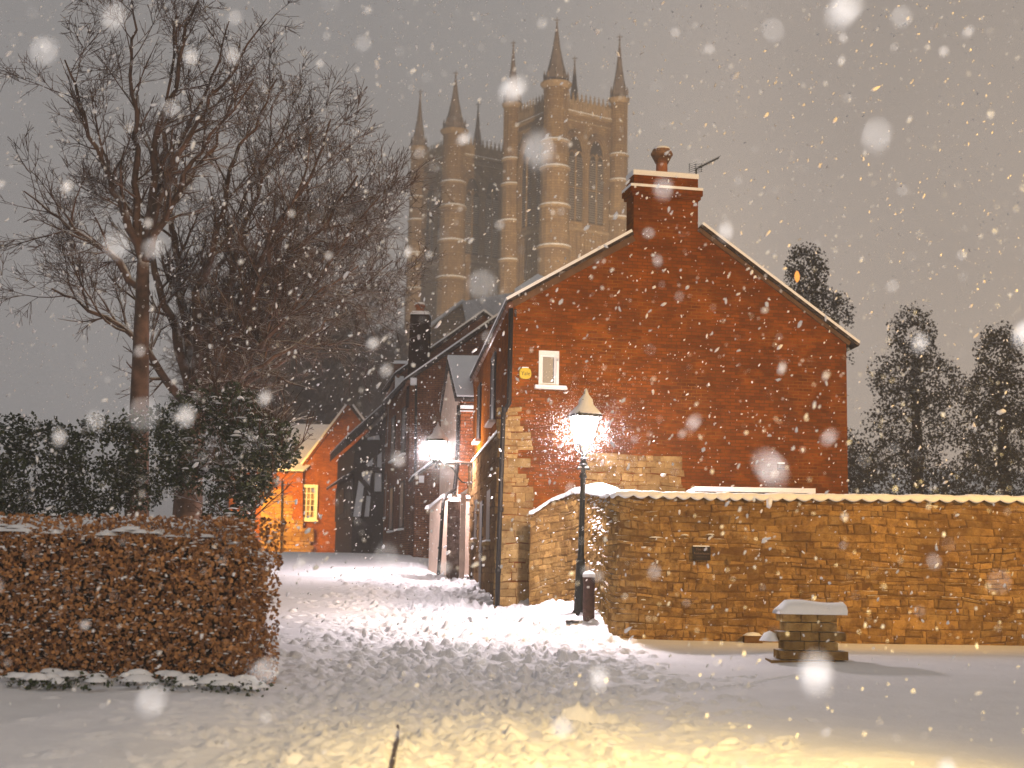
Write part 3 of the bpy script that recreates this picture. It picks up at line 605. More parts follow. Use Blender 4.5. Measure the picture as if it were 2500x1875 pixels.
# small snowy lean-to roof peeping over the wall
sh = thing('garden_shed', (4.4, 28.6, -.9), 'flat snow covered shed roof just showing over the stone wall', 'shed')
pa, pb = at(1697, 1196, 28.2), at(1990, 1196, 28.2); mb = MB(); mb.box(((pa.x+pb.x)/2, 28.9, pa.z/2-.5), (pb.x-pa.x-.1, 1.3, pa.z+.9)); mb.build('shed_wall', M['plank'], sh)
mb = MB(); mb.box(((pa.x+pb.x)/2, 28.9, pa.z+.02), (pb.x-pa.x, 1.5, .09)); mb.build('roof_snow', M['snow'], sh)
# street facade: frame runs from the gable corner away from the viewer
fa = math.atan2(dep.y, dep.x); ff = Fr(gc, fa+math.pi)      # u negative = away
ff.n = V((-math.sin(fa), math.cos(fa), 0)); ff.t = V((math.cos(fa), math.sin(fa), 0)); LF = dep.length
# lower storey in stone with a snowy ledge
mb = MB(); stones_on(mb, lambda s, z, w: ff.p(s, z, w+.10), .02, LF, lambda s: -1.2, lambda s: 3.05, rh=(.12, .26), wd=(.25, .7), prot=.03, rnd=random.Random(51)); mb.fbox(ff, .02, LF, -1.3, 3.05, -.02, .10)
mb.build('lower_stonework', M['facade_stone'], house)
mb = MB(); mb.fbox(ff, .03, LF-.02, 3.05, 3.10, -.01, .13); mb.build('ledge_snow', M['snow'], house)
for (ua_, ub_, z0, z1) in ((3.2, 4.3, 3.6, 5.1), (8.2, 9.2, 3.6, 5.0)):
    mb = MB(); mb.fbox(ff, ua_, ub_, z0, z1, 0, .03); wo_ = mb.build('window', M['glass'], house); mb = MB(); ring(mb, ff, ua_-.05, ub_+.05, z0-.05, z1+.05, .06, .0, .05); mb.build('frame', M['timber'], wo_)
    mb = MB(); mb.fbox(ff, ua_-.12, ub_+.12, z0-.13, z0-.06, 0, .16); mb.build('sill', M['render'], wo_)
for (ua_, ub_, z0, z1) in ((2.6, 3.7, .75, 1.9), (7.2, 8.2, .9, 1.9)):
    mb = MB(); mb.fbox(ff, ua_, ub_, z0, z1, .10, .13); wo_ = mb.build('window', M['glass'], house); mb = MB(); mb.fbox(ff, ua_-.1, ub_+.1, z0-.12, z0-.04, .1, .22); mb.build('sill', M['stone_pale'], wo_)
    mb = MB(); mb.fbox(ff, ua_-.1, ub_+.1, z0-.04, z0, .11, .21); mb.build('sill_snow', M['snow'], wo_)
for (ua_, ub_) in ((5.0, 5.9), (10.4, 11.3)):
    mb = MB(); mb.fbox(ff, ua_, ub_, -.9, 1.75, .10, .14); mb.build('door', M['timber'], house)
ge = at(1152, 936, 43.6); gs = at(1246, 744, 30.85)
mb = MB(); mb.tube([gs, ge], .075, 10)
for k in range(15): q = gs.lerp(ge, (k+.5)/15); e = (ge-gs).normalized()*.035; mb.tube([q-e, q+e], .088, 10)
mb.build('gutter', M['copper'], house, True)
mb = MB(); mb.bar(gs+V((.12, .1, -.15)), ge+V((.10, 0, -.12)), .04, .16); mb.build('soffit_board', M['timber'], house)
mb = MB(); mb.tube([at(1248, 752, 30.9), at(1243, 985, 30.85), at(1233, 1000, 30.8), at(1229, 1010, 30.75), at(1219, 1300, 30.75), at(1214, 1480, 30.75)], .05, 8)
for y_ in (1005, 1250, 1400): p = at(1232-(y_-1005)*.04, y_, 30.75); mb.tube([p, p+V((0, 0, .1))], .062, 8)
mb.build('downpipe', M['pipe'], house, True)

# ---------------------------------------------------------------- white rendered house with snow roof
wh = thing('white_rendered_house', (-1.6, 42.6, -.1), 'narrow cream rendered house with snowy roof and brick side wall behind the bracket lamp', 'house')
Y0, Y1, Y2 = 42.6, 44.4, 46.2
xL0 = at(1118, 1000, Y0).x; p_e = at(1114, 978, Y0); p_r = at(1108, 890, Y1); p_b = at(1076, 1050, Y2); ze = p_e.z; zr = p_r.z
xr0 = 1.2; dx = p_b.x-xL0
A = [V((xL0, Y0, -.6)), V((xL0, Y0, ze)), V((xL0+dx*.55, Y1, zr)), V((xL0+dx, Y2, ze)), V((xL0+dx, Y2, -.6))]
mb = MB(); mb.loft([a+V((.06, 0, 0)) for a in A], [a+V((2.6, 0, 0)) for a in A]); mb.build('brick_side_wall', M['brick_side'], wh)
mb = MB(); mb.loft([a+V((0, .03, -.03)) for a in A], [a+V((.055, .03, -.03)) for a in A]); mb.build('rendered_gable', M['render'], wh)
mb = MB(); e0 = V((xL0-.08, Y0-.22, ze-.05)); r0 = V((xL0+dx*.55-.08, Y1, zr+.06)); e2 = V((xL0+dx-.06, Y2+.2, ze-.05)); rv = V((2.8, 0, 0)); up = V((0, 0, .10))
mb.loft([e0, r0, e2, e2+up, r0+up, e0+up], [a+rv for a in [e0, r0, e2, e2+up, r0+up, e0+up]]); rf = mb.build('roof', M['tile'], wh)
mb = MB(); s1_ = [e0+up+V((.05, .04, 0)), r0+up+V((.03, 0, 0)), e2+up]; s2_ = [a+V((0, 0, .13)) for a in s1_]; s2_[0] += V((0, .06, -.03)); q = s1_+s2_[::-1]
mb.loft(q, [a+rv*.98 for a in q]); mb.build('roof_snow', M['snow'], rf)
mb = MB(); mb.box((xL0+1.1, Y0-.06, ze-.19), (2.2, .08, .10)); mb.box((xL0+1.1, Y0-.08, ze-.31), (2.2, .04, .03)); mb.build('fascia', M['white_paint'], wh)
mb = MB(); mb.tube([V((xL0+.02, Y0-.09, ze-.15)), V((xL0+.01, Y0-.08, 3.0)), V((xL0-.06, Y0-.08, 2.2)), V((xL0-.35, Y0-.1, 1.9))], .055, 8); mb.build('downpipe', M['pipe'], wh, True)
# low projecting rendered walls, pier
lw = thing('low_rendered_wall', (-2.3, 42, -.1), 'low cream rendered wall with snow on its sloping top, left of the drainpipe', 'wall')
xa, xb = at(1044, 1390, 43).x, at(1090, 1390, 41).x
mb = MB(); A = [V((xa, 43.4, -.5)), V((xb-.15, 40.9, -.5)), V((xb-.15, 40.9, at(1085, 1215, 41).z)), V((xa, 43.4, at(1046, 1240, 43).z))]; mb.loft(A, [a+V((.9, .5, 0)) for a in A]); mb.build('rendered_face', M['render'], lw)
mb = MB(); B = [A[3]+V((-.06, 0, 0)), A[2]+V((0, -.06, 0)), A[2]+V((0, -.06, .09)), A[3]+V((-.06, 0, .07))]; mb.loft(B, [a+V((.92, .5, 0)) for a in B]); blob(mb, A[3]+V((-.02, 0, -.02)), .16, .14, .14, n=9); mb.build('snow_cap', M['snow'], lw)
dp = thing('drainpipe', at(1067, 1412, 40.2), 'thin black drainpipe standing against the low cream wall under the bracket lamp', 'drainpipe')
mb = MB(); mb.tube([at(1110, 1196, 41), at(1092, 1205, 40.6), at(1083, 1222, 40.3), at(1081, 1240, 40.3), at(1070, 1413, 40.2)], .05, 8); mb.build('pipe', M['pipe'], dp, True)
for px, py in ((1079, 1257), (1074, 1340)): mb = MB(); p = at(px, py, 40.25); mb.tube([p, p+V((0, 0, .05))], .062, 8); mb.build('bracket', M['pipe'], dp)
pe = thing('stone_gate_pier', at(1104, 1420, 39.6), 'rough dark stone pier with a rounded snowy top beside the drainpipe', 'pier')
x0_, x1_ = at(1089, 1400, 39.6).x, at(1119, 1400, 39.6).x; zt = at(1105, 1222, 39.6).z
pf = Fr((x0_, 39.6), 0); mb = MB(); stones_on(mb, lambda s, z, w: pf.p(s, z, w), 0, x1_-x0_, lambda s: -.5, lambda s: zt-.0, rh=(.07, .12), wd=(.08, .2), prot=.02, rnd=random.Random(5)); mb.fbox(pf, .0, x1_-x0_, -.5, zt, -.5, -.03); mb.build('stonework', stone('pink_rubble', (.24, .17, .14), (.10, .06, .045), (.34, .27, .23), 9, (.6, .9, 7, .9)), pe)
mb = MB(); p = pf.p((x1_-x0_)/2, zt-.02, -.22); blob(mb, p, .23, .28, .12, n=14); mb.build('snow_cap', M['snow'], pe, True)
gp = thing('cream_gate_post', at(1127, 1425, 39.3), 'flat cream painted post between the stone pier and the brick house', 'post')
x0_, x1_ = at(1121, 1400, 39.4).x, at(1133, 1400, 39.4).x; zt2 = at(1128, 1205, 39.4).z; mb = MB(); pf = Fr((x0_, 39.4), 0); mb.fbox(pf, 0, x1_-x0_, -.5, zt2, -.3, 0); mb.build('board', M['render'], gp)
mb = MB(); mb.loft([pf.p(-.02, zt2, .02), pf.p(x1_-x0_+.02, zt2, .02), pf.p(x1_-x0_+.05, zt2+.14, .02)], [pf.p(-.02, zt2, -.3), pf.p(x1_-x0_+.02, zt2, -.3), pf.p(x1_-x0_+.05, zt2+.14, -.3)]); mb.build('snow_cap', M['snow'], gp)
# bracket lamp
bl_ = at(1066, 1123, 39.7); wl2 = at(1155, 1130, 40.6)
bl = thing('wall_lamp', (bl_.x, bl_.y, bl_.z), 'lit square lantern on a scrolled iron wall bracket by the cream house', 'street lamp', 'lit lantern street lamps')
lantern(bl, 0, 1.0, M['lamp_glass'], rz=R(-14))
mb = MB(); w2 = wl2-bl_; mb.tube([V((0, 0, -.03)), V((.05, .02, -.06)), w2+V((0, 0, -.03))], .028, 8); mb.lathe([(.02, -.22), (.05, -.18), (.035, -.12), (.09, -.08), (.12, -.02), (.14, 0)], n=10)
pts = [V((.12, .05, -.06)), V((.30, .2, -.12)), V((.45, .35, -.22)), V((.55, .45, -.42)), V((.68, .6, -.55)), w2+V((0, 0, -.56))]; mb.tube(pts, .020, 6)
mb.build('bracket', M['iron'], bl, True, local=True); mb = MB(); mb.tube([w2+V((-.02, -.02, .1)), w2+V((-.02, -.02, -.7))], .03, 6); mb.build('wall_rail', M['iron'], bl, True, local=True)
mb = MB(); mb.tube([V((.08, .02, -.03)), w2*.5+V((0, 0, -.01)), w2+V((0, 0, .0))], .022, 6); mb.build('snow_line', M['snow'], bl, True, local=True)

# ---------------------------------------------------------------- dark brick row behind
def gabled(root, Yn, Yf, xl_n, xl_f, zeave, half, rise, wallm, zbase=-.5, snow=True, over=.15):
    A = [V((xl_n, Yn, zbase)), V((xl_n+2*half, Yn, zbase)), V((xl_n+2*half, Yn, zeave)), V((xl_n+half, Yn, zeave+rise)), V((xl_n, Yn, zeave))]; d = V((xl_f-xl_n, Yf-Yn, 0))
    mb = MB(); mb.loft(A, [a+d for a in A]); mb.build('wall', wallm, root)
    mb = MB(); k = rise/half; el = V((xl_n-over*1.6, Yn-over, zeave-k*over*1.6)); ri = V((xl_n+half, Yn-over, zeave+rise)); er = V((xl_n+2*half+over, Yn-over, zeave-k*over)); u1 = V((0, 0, .14)); d2 = d*(1+over*2/d.length)
    B = [el, ri, er, er+u1, ri+u1, el+u1]; B = [b+V((0, 0, .01)) for b in B]; mb.loft(B, [b+d2 for b in B]); rf = mb.build('roof', M['tile'], root)
    if snow:
        mb = MB(); u2 = V((0, 0, .09)); B = [el+u1+V((.05, .03, .02)), ri+u1+V((0, .03, .02)), er+u1+V((0, .03, .02))]; B = B+[b+u2 for b in B[::-1]]; mb.loft(B, [b+d2*.98 for b in B]); mb.build('roof_snow', M['snow'], rf)
    return rf
h3 = thing('dark_brick_house', (-3.4, 52, .4), 'dark brick house with a long snow edged gable and tall chimney behind the cream house', 'house')
c3 = at(1003, 928, 52); xr3 = at(1225, 775, 52)
gabled(h3, 52, 59, c3.x, c3.x-1.35, c3.z, xr3.x-c3.x, xr3.z-c3.z, M['brick_dark'])
fw = Fr((0, 51.97), 0)
u0, z0 = fw.uz(1079, 1030); u1, z1 = fw.uz(1112, 945); mb = MB(); ring(mb, fw, u0, u1, z0, z1, .12, -.02, .06); wi = mb.build('window', M['white_paint'], h3); mb = MB(); mb.fbox(fw, u0+.12, u1-.12, z0+.12, z1-.12, -.02, .02); mb.build('pane', M['glass'], wi)
ca, cb = at(993, 940, 52.6), at(1050, 770, 52.6); mb = MB(); mb.hexa([V((ca.x, 52.4, ca.z-.8)), V((cb.x, 52.4, ca.z-.8)), V((cb.x, 53.3, ca.z-.8)), V((ca.x, 53.3, ca.z-.8)), V((ca.x+.08, 52.4, cb.z)), V((cb.x, 52.4, cb.z)), V((cb.x, 53.3, cb.z)), V((ca.x+.08, 53.3, cb.z))]); co_ = mb.build('chimney', M['black_brick'], h3)
mb = MB(); mb.hexa([V((ca.x+.06, 52.36, cb.z)), V((cb.x+.03, 52.36, cb.z)), V((cb.x+.03, 53.34, cb.z)), V((ca.x+.06, 53.34, cb.z)), V((ca.x+.14, 52.42, cb.z+.13)), V((cb.x-.05, 52.42, cb.z+.13)), V((cb.x-.05, 53.3, cb.z+.13)), V((ca.x+.14, 53.3, cb.z+.13))]); mb.build('chimney_snow', M['snow'], co_)
cc = V((at(1025, 760, 52.8).x, 52.85, cb.z+.1)); mb = MB(); mb.lathe([(.20, 0), (.15, .12), (.14, .22), (.2, .25), (.17, .33)], cc, 12); pt = mb.build('chimney_pot', M['terracotta'], co_); mb = MB(); mb.lathe([(.19, .33), (.17, .40), (.02, .43)], cc, 12); mb.build('snow_cap', M['snow'], pt, True)
mb = MB(); a_ = at(998, 932, 51.8); b_ = at(958, 1003, 59.5); mb.tube([a_, b_], .07, 8)
for k in range(9): q = a_.lerp(b_, (k+.5)/9); mb.tube([q, q+(b_-a_)*.012], .085, 8)
mb.build('gutter', M['copper'], h3, True)
mb = MB(); mb.tube([at(1016, 935, 51.9), at(1012, 1385, 51.9)], .05, 6); mb.build('downpipe', M['pipe'], h3, True)
mb = MB(); p = at(1010, 932, 51.9); mb.box((p.x, 51.85, p.z), (.22, .2, .25)); mb.build('bargeboard_end', M['render_white'], h3)
def strip_win(root, x0_, Ya, x1__, Yb, ua_, ub_, z0, z1, outm, glass):
    a = V((x0_, Ya, 0)); d = V((x1__-x0_, Yb-Ya, 0)).normalized(); n_ = V((-d.y, d.x, 0)); f_ = Fr((0, 0), 0); f_.o = a; f_.t = d; f_.n = n_
    mb = MB(); mb.fbox(f_, ua_, ub_, z0, z1, -.03, .03); w_ = mb.build('window', glass, root); mb = MB(); ring(mb, f_, ua_-.05, ub_+.05, z0-.05, z1+.05, .06, .0, .05); mb.build('frame', outm, w_); mb = MB(); mb.fbox(f_, ua_-.1, ub_+.1, z0-.12, z0-.06, 0, .12); mb.build('sill', M['snow'], w_)
for ua_, z0, z1 in ((1.0, 4.3, 5.9), (4.4, 4.3, 5.9), (1.0, 1.6, 3.2), (4.4, 1.6, 3.2)): strip_win(h3, c3.x, 52, c3.x-1.35, 59, ua_, ua_+1.1, z0, z1, M['timber'], M['glass'])
h4 = thing('tall_dark_terrace_house', (-5.2, 60, .6), 'tall dark terraced house with drooping eaves between the chimney house and the timbered house', 'house')
c4 = at(977, 912, 60.2); e4 = at(920, 1016, 73)
xf4 = c4.x+(e4.x+.35-c4.x)*.6
gabled(h4, 60.2, 66.3, c4.x, xf4, c4.z, 3.4, 2.5, M['brick_dark'], zbase=0)
for ua_, z0, z1 in ((.9, 5.6, 7.2), (3.9, 5.6, 7.2), (.9, 2.4, 4.2), (3.9, 2.4, 4.2)): strip_win(h4, c4.x, 60.2, xf4, 66.3, ua_, ua_+1.2, z0, z1, M['timber'], M['glass'])
mb = MB(); p = at(975, 935, 60); mb.box((p.x, 60.02, p.z), (.35, .2, .55)); mb.build('white_panel', M['render_white'], h4)
mb = MB(); a_ = at(972, 918, 59.9); b_ = a_.lerp(at(918, 1018, 71.5), .6); mb.tube([a_, b_], .08, 8); mb.build('gutter', M['copper'], h4, True)
cp = at(978, 905, 61); mb = MB(); mb.box((cp.x, 61.3, cp.z-.3), (.55, .6, 1.2)); k_ = mb.build('chimney', M['brick_dark'], h4); mb = MB(); mb.box((cp.x, 61.3, cp.z+.36), (.58, .63, .13)); mb.build('chimney_snow', M['snow'], k_)
# lean-to against the dark house
lt = thing('brick_lean_to', at(1012, 1200, 49), 'dark brick lean-to with a snow edged sloping roof left of the bracket lamp', 'outbuilding')
Yq = 49.2; A = [at(1000, 1400, Yq), at(1078, 1400, Yq), at(1078, 1118, Yq), at(1014, 1166, Yq)]; A[0].z = A[1].z = -.3; A[0].x = A[3].x; mb = MB(); mb.loft(A, [a+V((-.3, 2.7, 0)) for a in A]); mb.build('wall', M['brick_dark'], lt)
B = [at(1006, 1170, Yq-.1), at(1080, 1114, Yq-.1)]; B = [B[0], B[1], B[1]+V((0, 0, .07)), B[0]+V((0, 0, .07))]; mb = MB(); mb.loft(B, [b+V((-.3, 2.75, 0)) for b in B]); mb.build('roof', M['tile'], lt)
B2 = [b+V((0, 0, .072)) for b in B[:2]]; B2 = B2+[B2[1]+V((0, 0, .07)), B2[0]+V((0, 0, .07))]; mb = MB(); mb.loft(B2, [b+V((-.3, 2.75, 0)) for b in B2]); mb.build('roof_snow', M['snow'], lt)
mb = MB(); p = at(1029, 1170, Yq-.02); mb.box((p.x, Yq-.04, p.z), (.17, .06, .23)); mb.build('white_panel', M['render_white'], lt)
# timber framed house
YT = 71.0
th = thing('timber_framed_house', at(870, 1355, YT), 'black and white timber framed house with a dark tiled roof jutting into the lane', 'house')
ex, ex2 = at(850, 1078, YT-1.2), at(811, 1122, 81)
xw = at(862, 1200, YT).x; xw2 = at(822, 1200, 80.5).x; ez = ex2.z
A = [V((xw, YT, .3)), V((xw+7, YT, .3)), V((xw+7, YT, ez)), V((xw+3.6, YT, ez+3.4)), V((xw, YT, ez))]; d = V((xw2-xw, 9.5, 0))
mb = MB(); mb.loft(A, [a+d for a in A]); mb.build('wall', M['timber'], th)
B = [V((ex.x-.1, YT-1.0, ez-.15)), V((xw+3.6, YT-1.0, ez+3.5)), V((xw+7.3, YT-1, ez-.1))]; B = B+[b+V((0, 0, .42)) for b in B[::-1]]; mb = MB(); mb.loft(B, [b+V((ex2.x-ex.x, 10.8, 0)) for b in B]); rf = mb.build('roof', M['tile'], th)
B3 = [B[5]+V((-.02, -.03, 0)), B[4]+V((0, -.03, 0)), B[4]+V((0, -.03, .05)), B[5]+V((-.02, -.03, .05))]; mb = MB(); mb.loft(B3, [b+V((ex2.x-ex.x, 10.8, 0)) for b in B3]); mb.build('roof_snow', M['snow'], rf)
tf = Fr((0, YT-.03), 0)
PT = lambda *q: [tf.uz(a, b) for a, b in q]
mb = MB()
for q in (PT((872, 1270), (893, 1160), (906, 1262)), PT((884, 1155), (915, 1148), (910, 1195), (902, 1210), (893, 1185)), PT((862, 1262), (876, 1172), (892, 1192), (880, 1265)), PT((885, 1265), (894, 1210), (905, 1212), (900, 1265)), PT((915, 1150), (935, 1152), (935, 1200), (914, 1200)), PT((893, 1135), (917, 1112), (915, 1142)), PT((922, 1112), (938, 1098), (938, 1145), (920, 1143)), PT((898, 1068), (925, 1062), (928, 1074), (897, 1073)))[1:]:
    mb = MB(); mb.prism(tf, q, -.02, .03); mb.build('plaster_panel', M['render_white'], th)
mb = MB()
for a, b, w_ in (((882, 1142), (938, 1150), .28), ((877, 1165), (918, 1212), .22), ((918, 1100), (906, 1200), .17), ((893, 1190), (884, 1270), .17), ((938, 1060), (936, 1268), .2), ((862, 1268), (938, 1268), .25)): mb.bar(tf.at(*a, .05), tf.at(*b, .05), w_, .1)
mb.build('beam', M['timber'], th)
# boarded street side and pent roof
f5 = Fr((0, 0), 0); f5.o = V((xw, YT, 0)); f5.t = V((xw2-xw, 9.5, 0)).normalized(); f5.n = V((-f5.t.y, f5.t.x, 0))
mb = MB()
for k in range(20): mb.fbox(f5, .2+k*.46, .55+k*.46, 2.6, 4.4, 0, .07+.02*(k % 2))
mb.build('boarding', M['plank'], th)
mb = MB(); mb.fbox(f5, 3.5, 6.5, 2.9, 4.1, .1, .13); mb.build('shutter', M['timber'], th)
mb = MB(); A = [f5.p(-.5, 4.75, -.1), f5.p(-.5, 4.3, .55), f5.p(-.5, 4.4, .58), f5.p(-.5, 4.95, -.1)]; mb.loft(A, [a+f5.t*10 for a in A]); pr_ = mb.build('pent_roof', M['tile'], th)
A = [f5.p(-.5, 4.402, .58), f5.p(-.5, 4.45, .58), f5.p(-.5, 4.54, .4)]; mb = MB(); mb.loft(A, [a+f5.t*10 for a in A]); mb.build('roof_snow', M['snow'], pr_)

# ---------------------------------------------------------------- orange brick house at the end of the lane
YO = 88.0; of = Fr((0, YO), R(4)); oh = thing('orange_brick_house', at(730, 1355, YO), 'steep gabled orange brick house glowing in yellow lamplight at the end of the lane', 'house')
PO = lambda *q: [of.uz(a, b) for a, b in q]
g1 = PO((735, 1380), (905, 1380), (905, 1060), (881, 1030), (853, 993), (741, 1142), (735, 1150))
hu0, hz0 = of.uz(733, 1268); hu1, hz1 = of.uz(774, 1185)
mb = MB(); A = [of.p(u, z) for u, z in g1]; bk2 = V((-.4, 9, 0)); mb.loft(A, [a+bk2 for a in A]); mb.build('gable_wall', M['brick_orange'], oh)
a0, a1, a2 = g1[6], g1[4], g1[2]
mb = MB(); slab(mb, of, (a0[0], a0[1]), a1, .03, .18, -.02, bk2, .1, 0); slab(mb, of, (a2[0]+1.5, a2[1]-2), a1, .03, .18, -.02, bk2); rf = mb.build('roof', M['tile'], oh)
mb = MB(); slab(mb, of, (a0[0], a0[1]), a1, .18, .30, -.05, bk2, .1, 0); slab(mb, of, (a2[0]+1.5, a2[1]-2), a1, .18, .30, -.05, bk2); mb.build('roof_snow', M['snow'], rf)
mb = MB()
for k in range(26):   # saw-tooth brick verge
    t = (k+.5)/26; u = a0[0]+(a1[0]-a0[0])*t; z = a0[1]+(a1[1]-a0[1])*t; mb.bar(of.p(u-.12, z+.02, .02), of.p(u+.02, z+.14, .02), .1, .1)
mb.build('tumbled_verge', M['brick_orange'], oh)
w1 = PO((560, 1380), (740, 1380), (740, 1150), (560, 1142)); mb = MB(); A = [of.p(u, z, .25) for u, z in w1]; mb.loft(A, [a+V((0, 6, 0)) for a in A]); mb.build('wing_wall', M['brick_orange'], oh)
zt = w1[2][1]; u0_, u1_ = w1[3][0]-.3, w1[2][0]+.05
q4 = [of.p(u0_, zt-.07, .45), of.p(u1_, zt-.07, .45), of.p(u1_+3, zt+3.0, -3), of.p(u0_, zt+3.0, -3)]
mb = MB(); mb.hexa([p-V((0, 0, .07)) for p in q4]+q4); mb.build('wing_roof', M['tile'], oh)
mb = MB(); mb.hexa([p+V((0, .03, .005)) for p in q4]+[p+V((0, .06, .10)) for p in q4]); mb.build('wing_roof_snow', M['snow'], oh)
q = PO((640, 1380), (764, 1380), (760, 1320), (768, 1290), (735, 1280), (700, 1200), (640, 1190)); mb = MB(); stones_on(mb, lambda s, z, w: of.p(s, z, w+.255), min(a for a, b in q), max(a for a, b in q), lambda s: .6, lambda s: max(b for a, b in q), rh=(.18, .32), wd=(.3, .7), prot=.05, rnd=random.Random(31), gap=.015, keep=lambda m, z: inpoly(q, m, z))
mb.build('stone_base', M['stone_pale'], oh)
mb = MB(); ring(mb, of, hu0-.08, hu1+.06, hz0-.03, hz1+.03, .14, -.05, .12); wi = mb.build('window', M['white_paint'], oh)
mb = MB(); nu, nzn = 3, 5; uu0, uu1, zz0, zz1 = hu0+.10, hu1-.12, hz0+.12, hz1-.12
for k in range(nu+1): u = uu0+(uu1-uu0)*k/nu; mb.fbox(of, u-.025, u+.025, zz0, zz1, .0, .09)
for k in range(nzn+1): z = zz0+(zz1-zz0)*k/nzn; mb.fbox(of, uu0, uu1, z-.02, z+.02, .0, .085)
mb.build('glazing_bars', M['white_paint'], wi); mb = MB(); mb.fbox(of, uu0-.06, uu1+.06, zz0-.05, zz1+.05, -.05, .03); mb.build('pane', M['curtain'], wi)
mb = MB(); mb.fbox(of, hu0-.15, hu1+.14, hz0-.12, hz0-.03, -.02, .22); mb.build('sill', M['white_paint'], wi)
mb = MB(); mb.tube([of.at(690, 1175, .4), of.at(688, 1356, .4)], .06, 6); mb.build('downpipe', M['pipe'], oh, True)
# sodium lamp hidden from view behind the ivy, lighting that house
sl_ = at(622, 1195, 83.0); spot('sodium_lamp_light', (sl_.x, sl_.y-.35, sl_.z+.1), (-11.3, 88, 2.6), (1, .50, .09), 3900, 115, .5)
so = thing('sodium_street_lamp', (sl_.x, sl_.y, 1.0), 'orange sodium street lamp standing behind the ivy by the orange house', 'street lamp')
hh = sl_.z-1.0
mb = MB(); mb.lathe([(.12, 0), (.07, .8), (.05, hh-.2), (.06, hh)], n=10); mb.build('post', M['iron'], so, local=True)
mb = MB(); mb.lathe([(.02, hh), (.15, hh+.03), (.22, hh+.3), (.2, hh+.34)], n=12); mb.build('lamp_glass', M['sodium_glass'], so, local=True); mb = MB(); mb.lathe([(.25, hh+.342), (.15, hh+.45), (.02, hh+.5)], n=12); mb.build('hood', M['iron'], so, local=True)

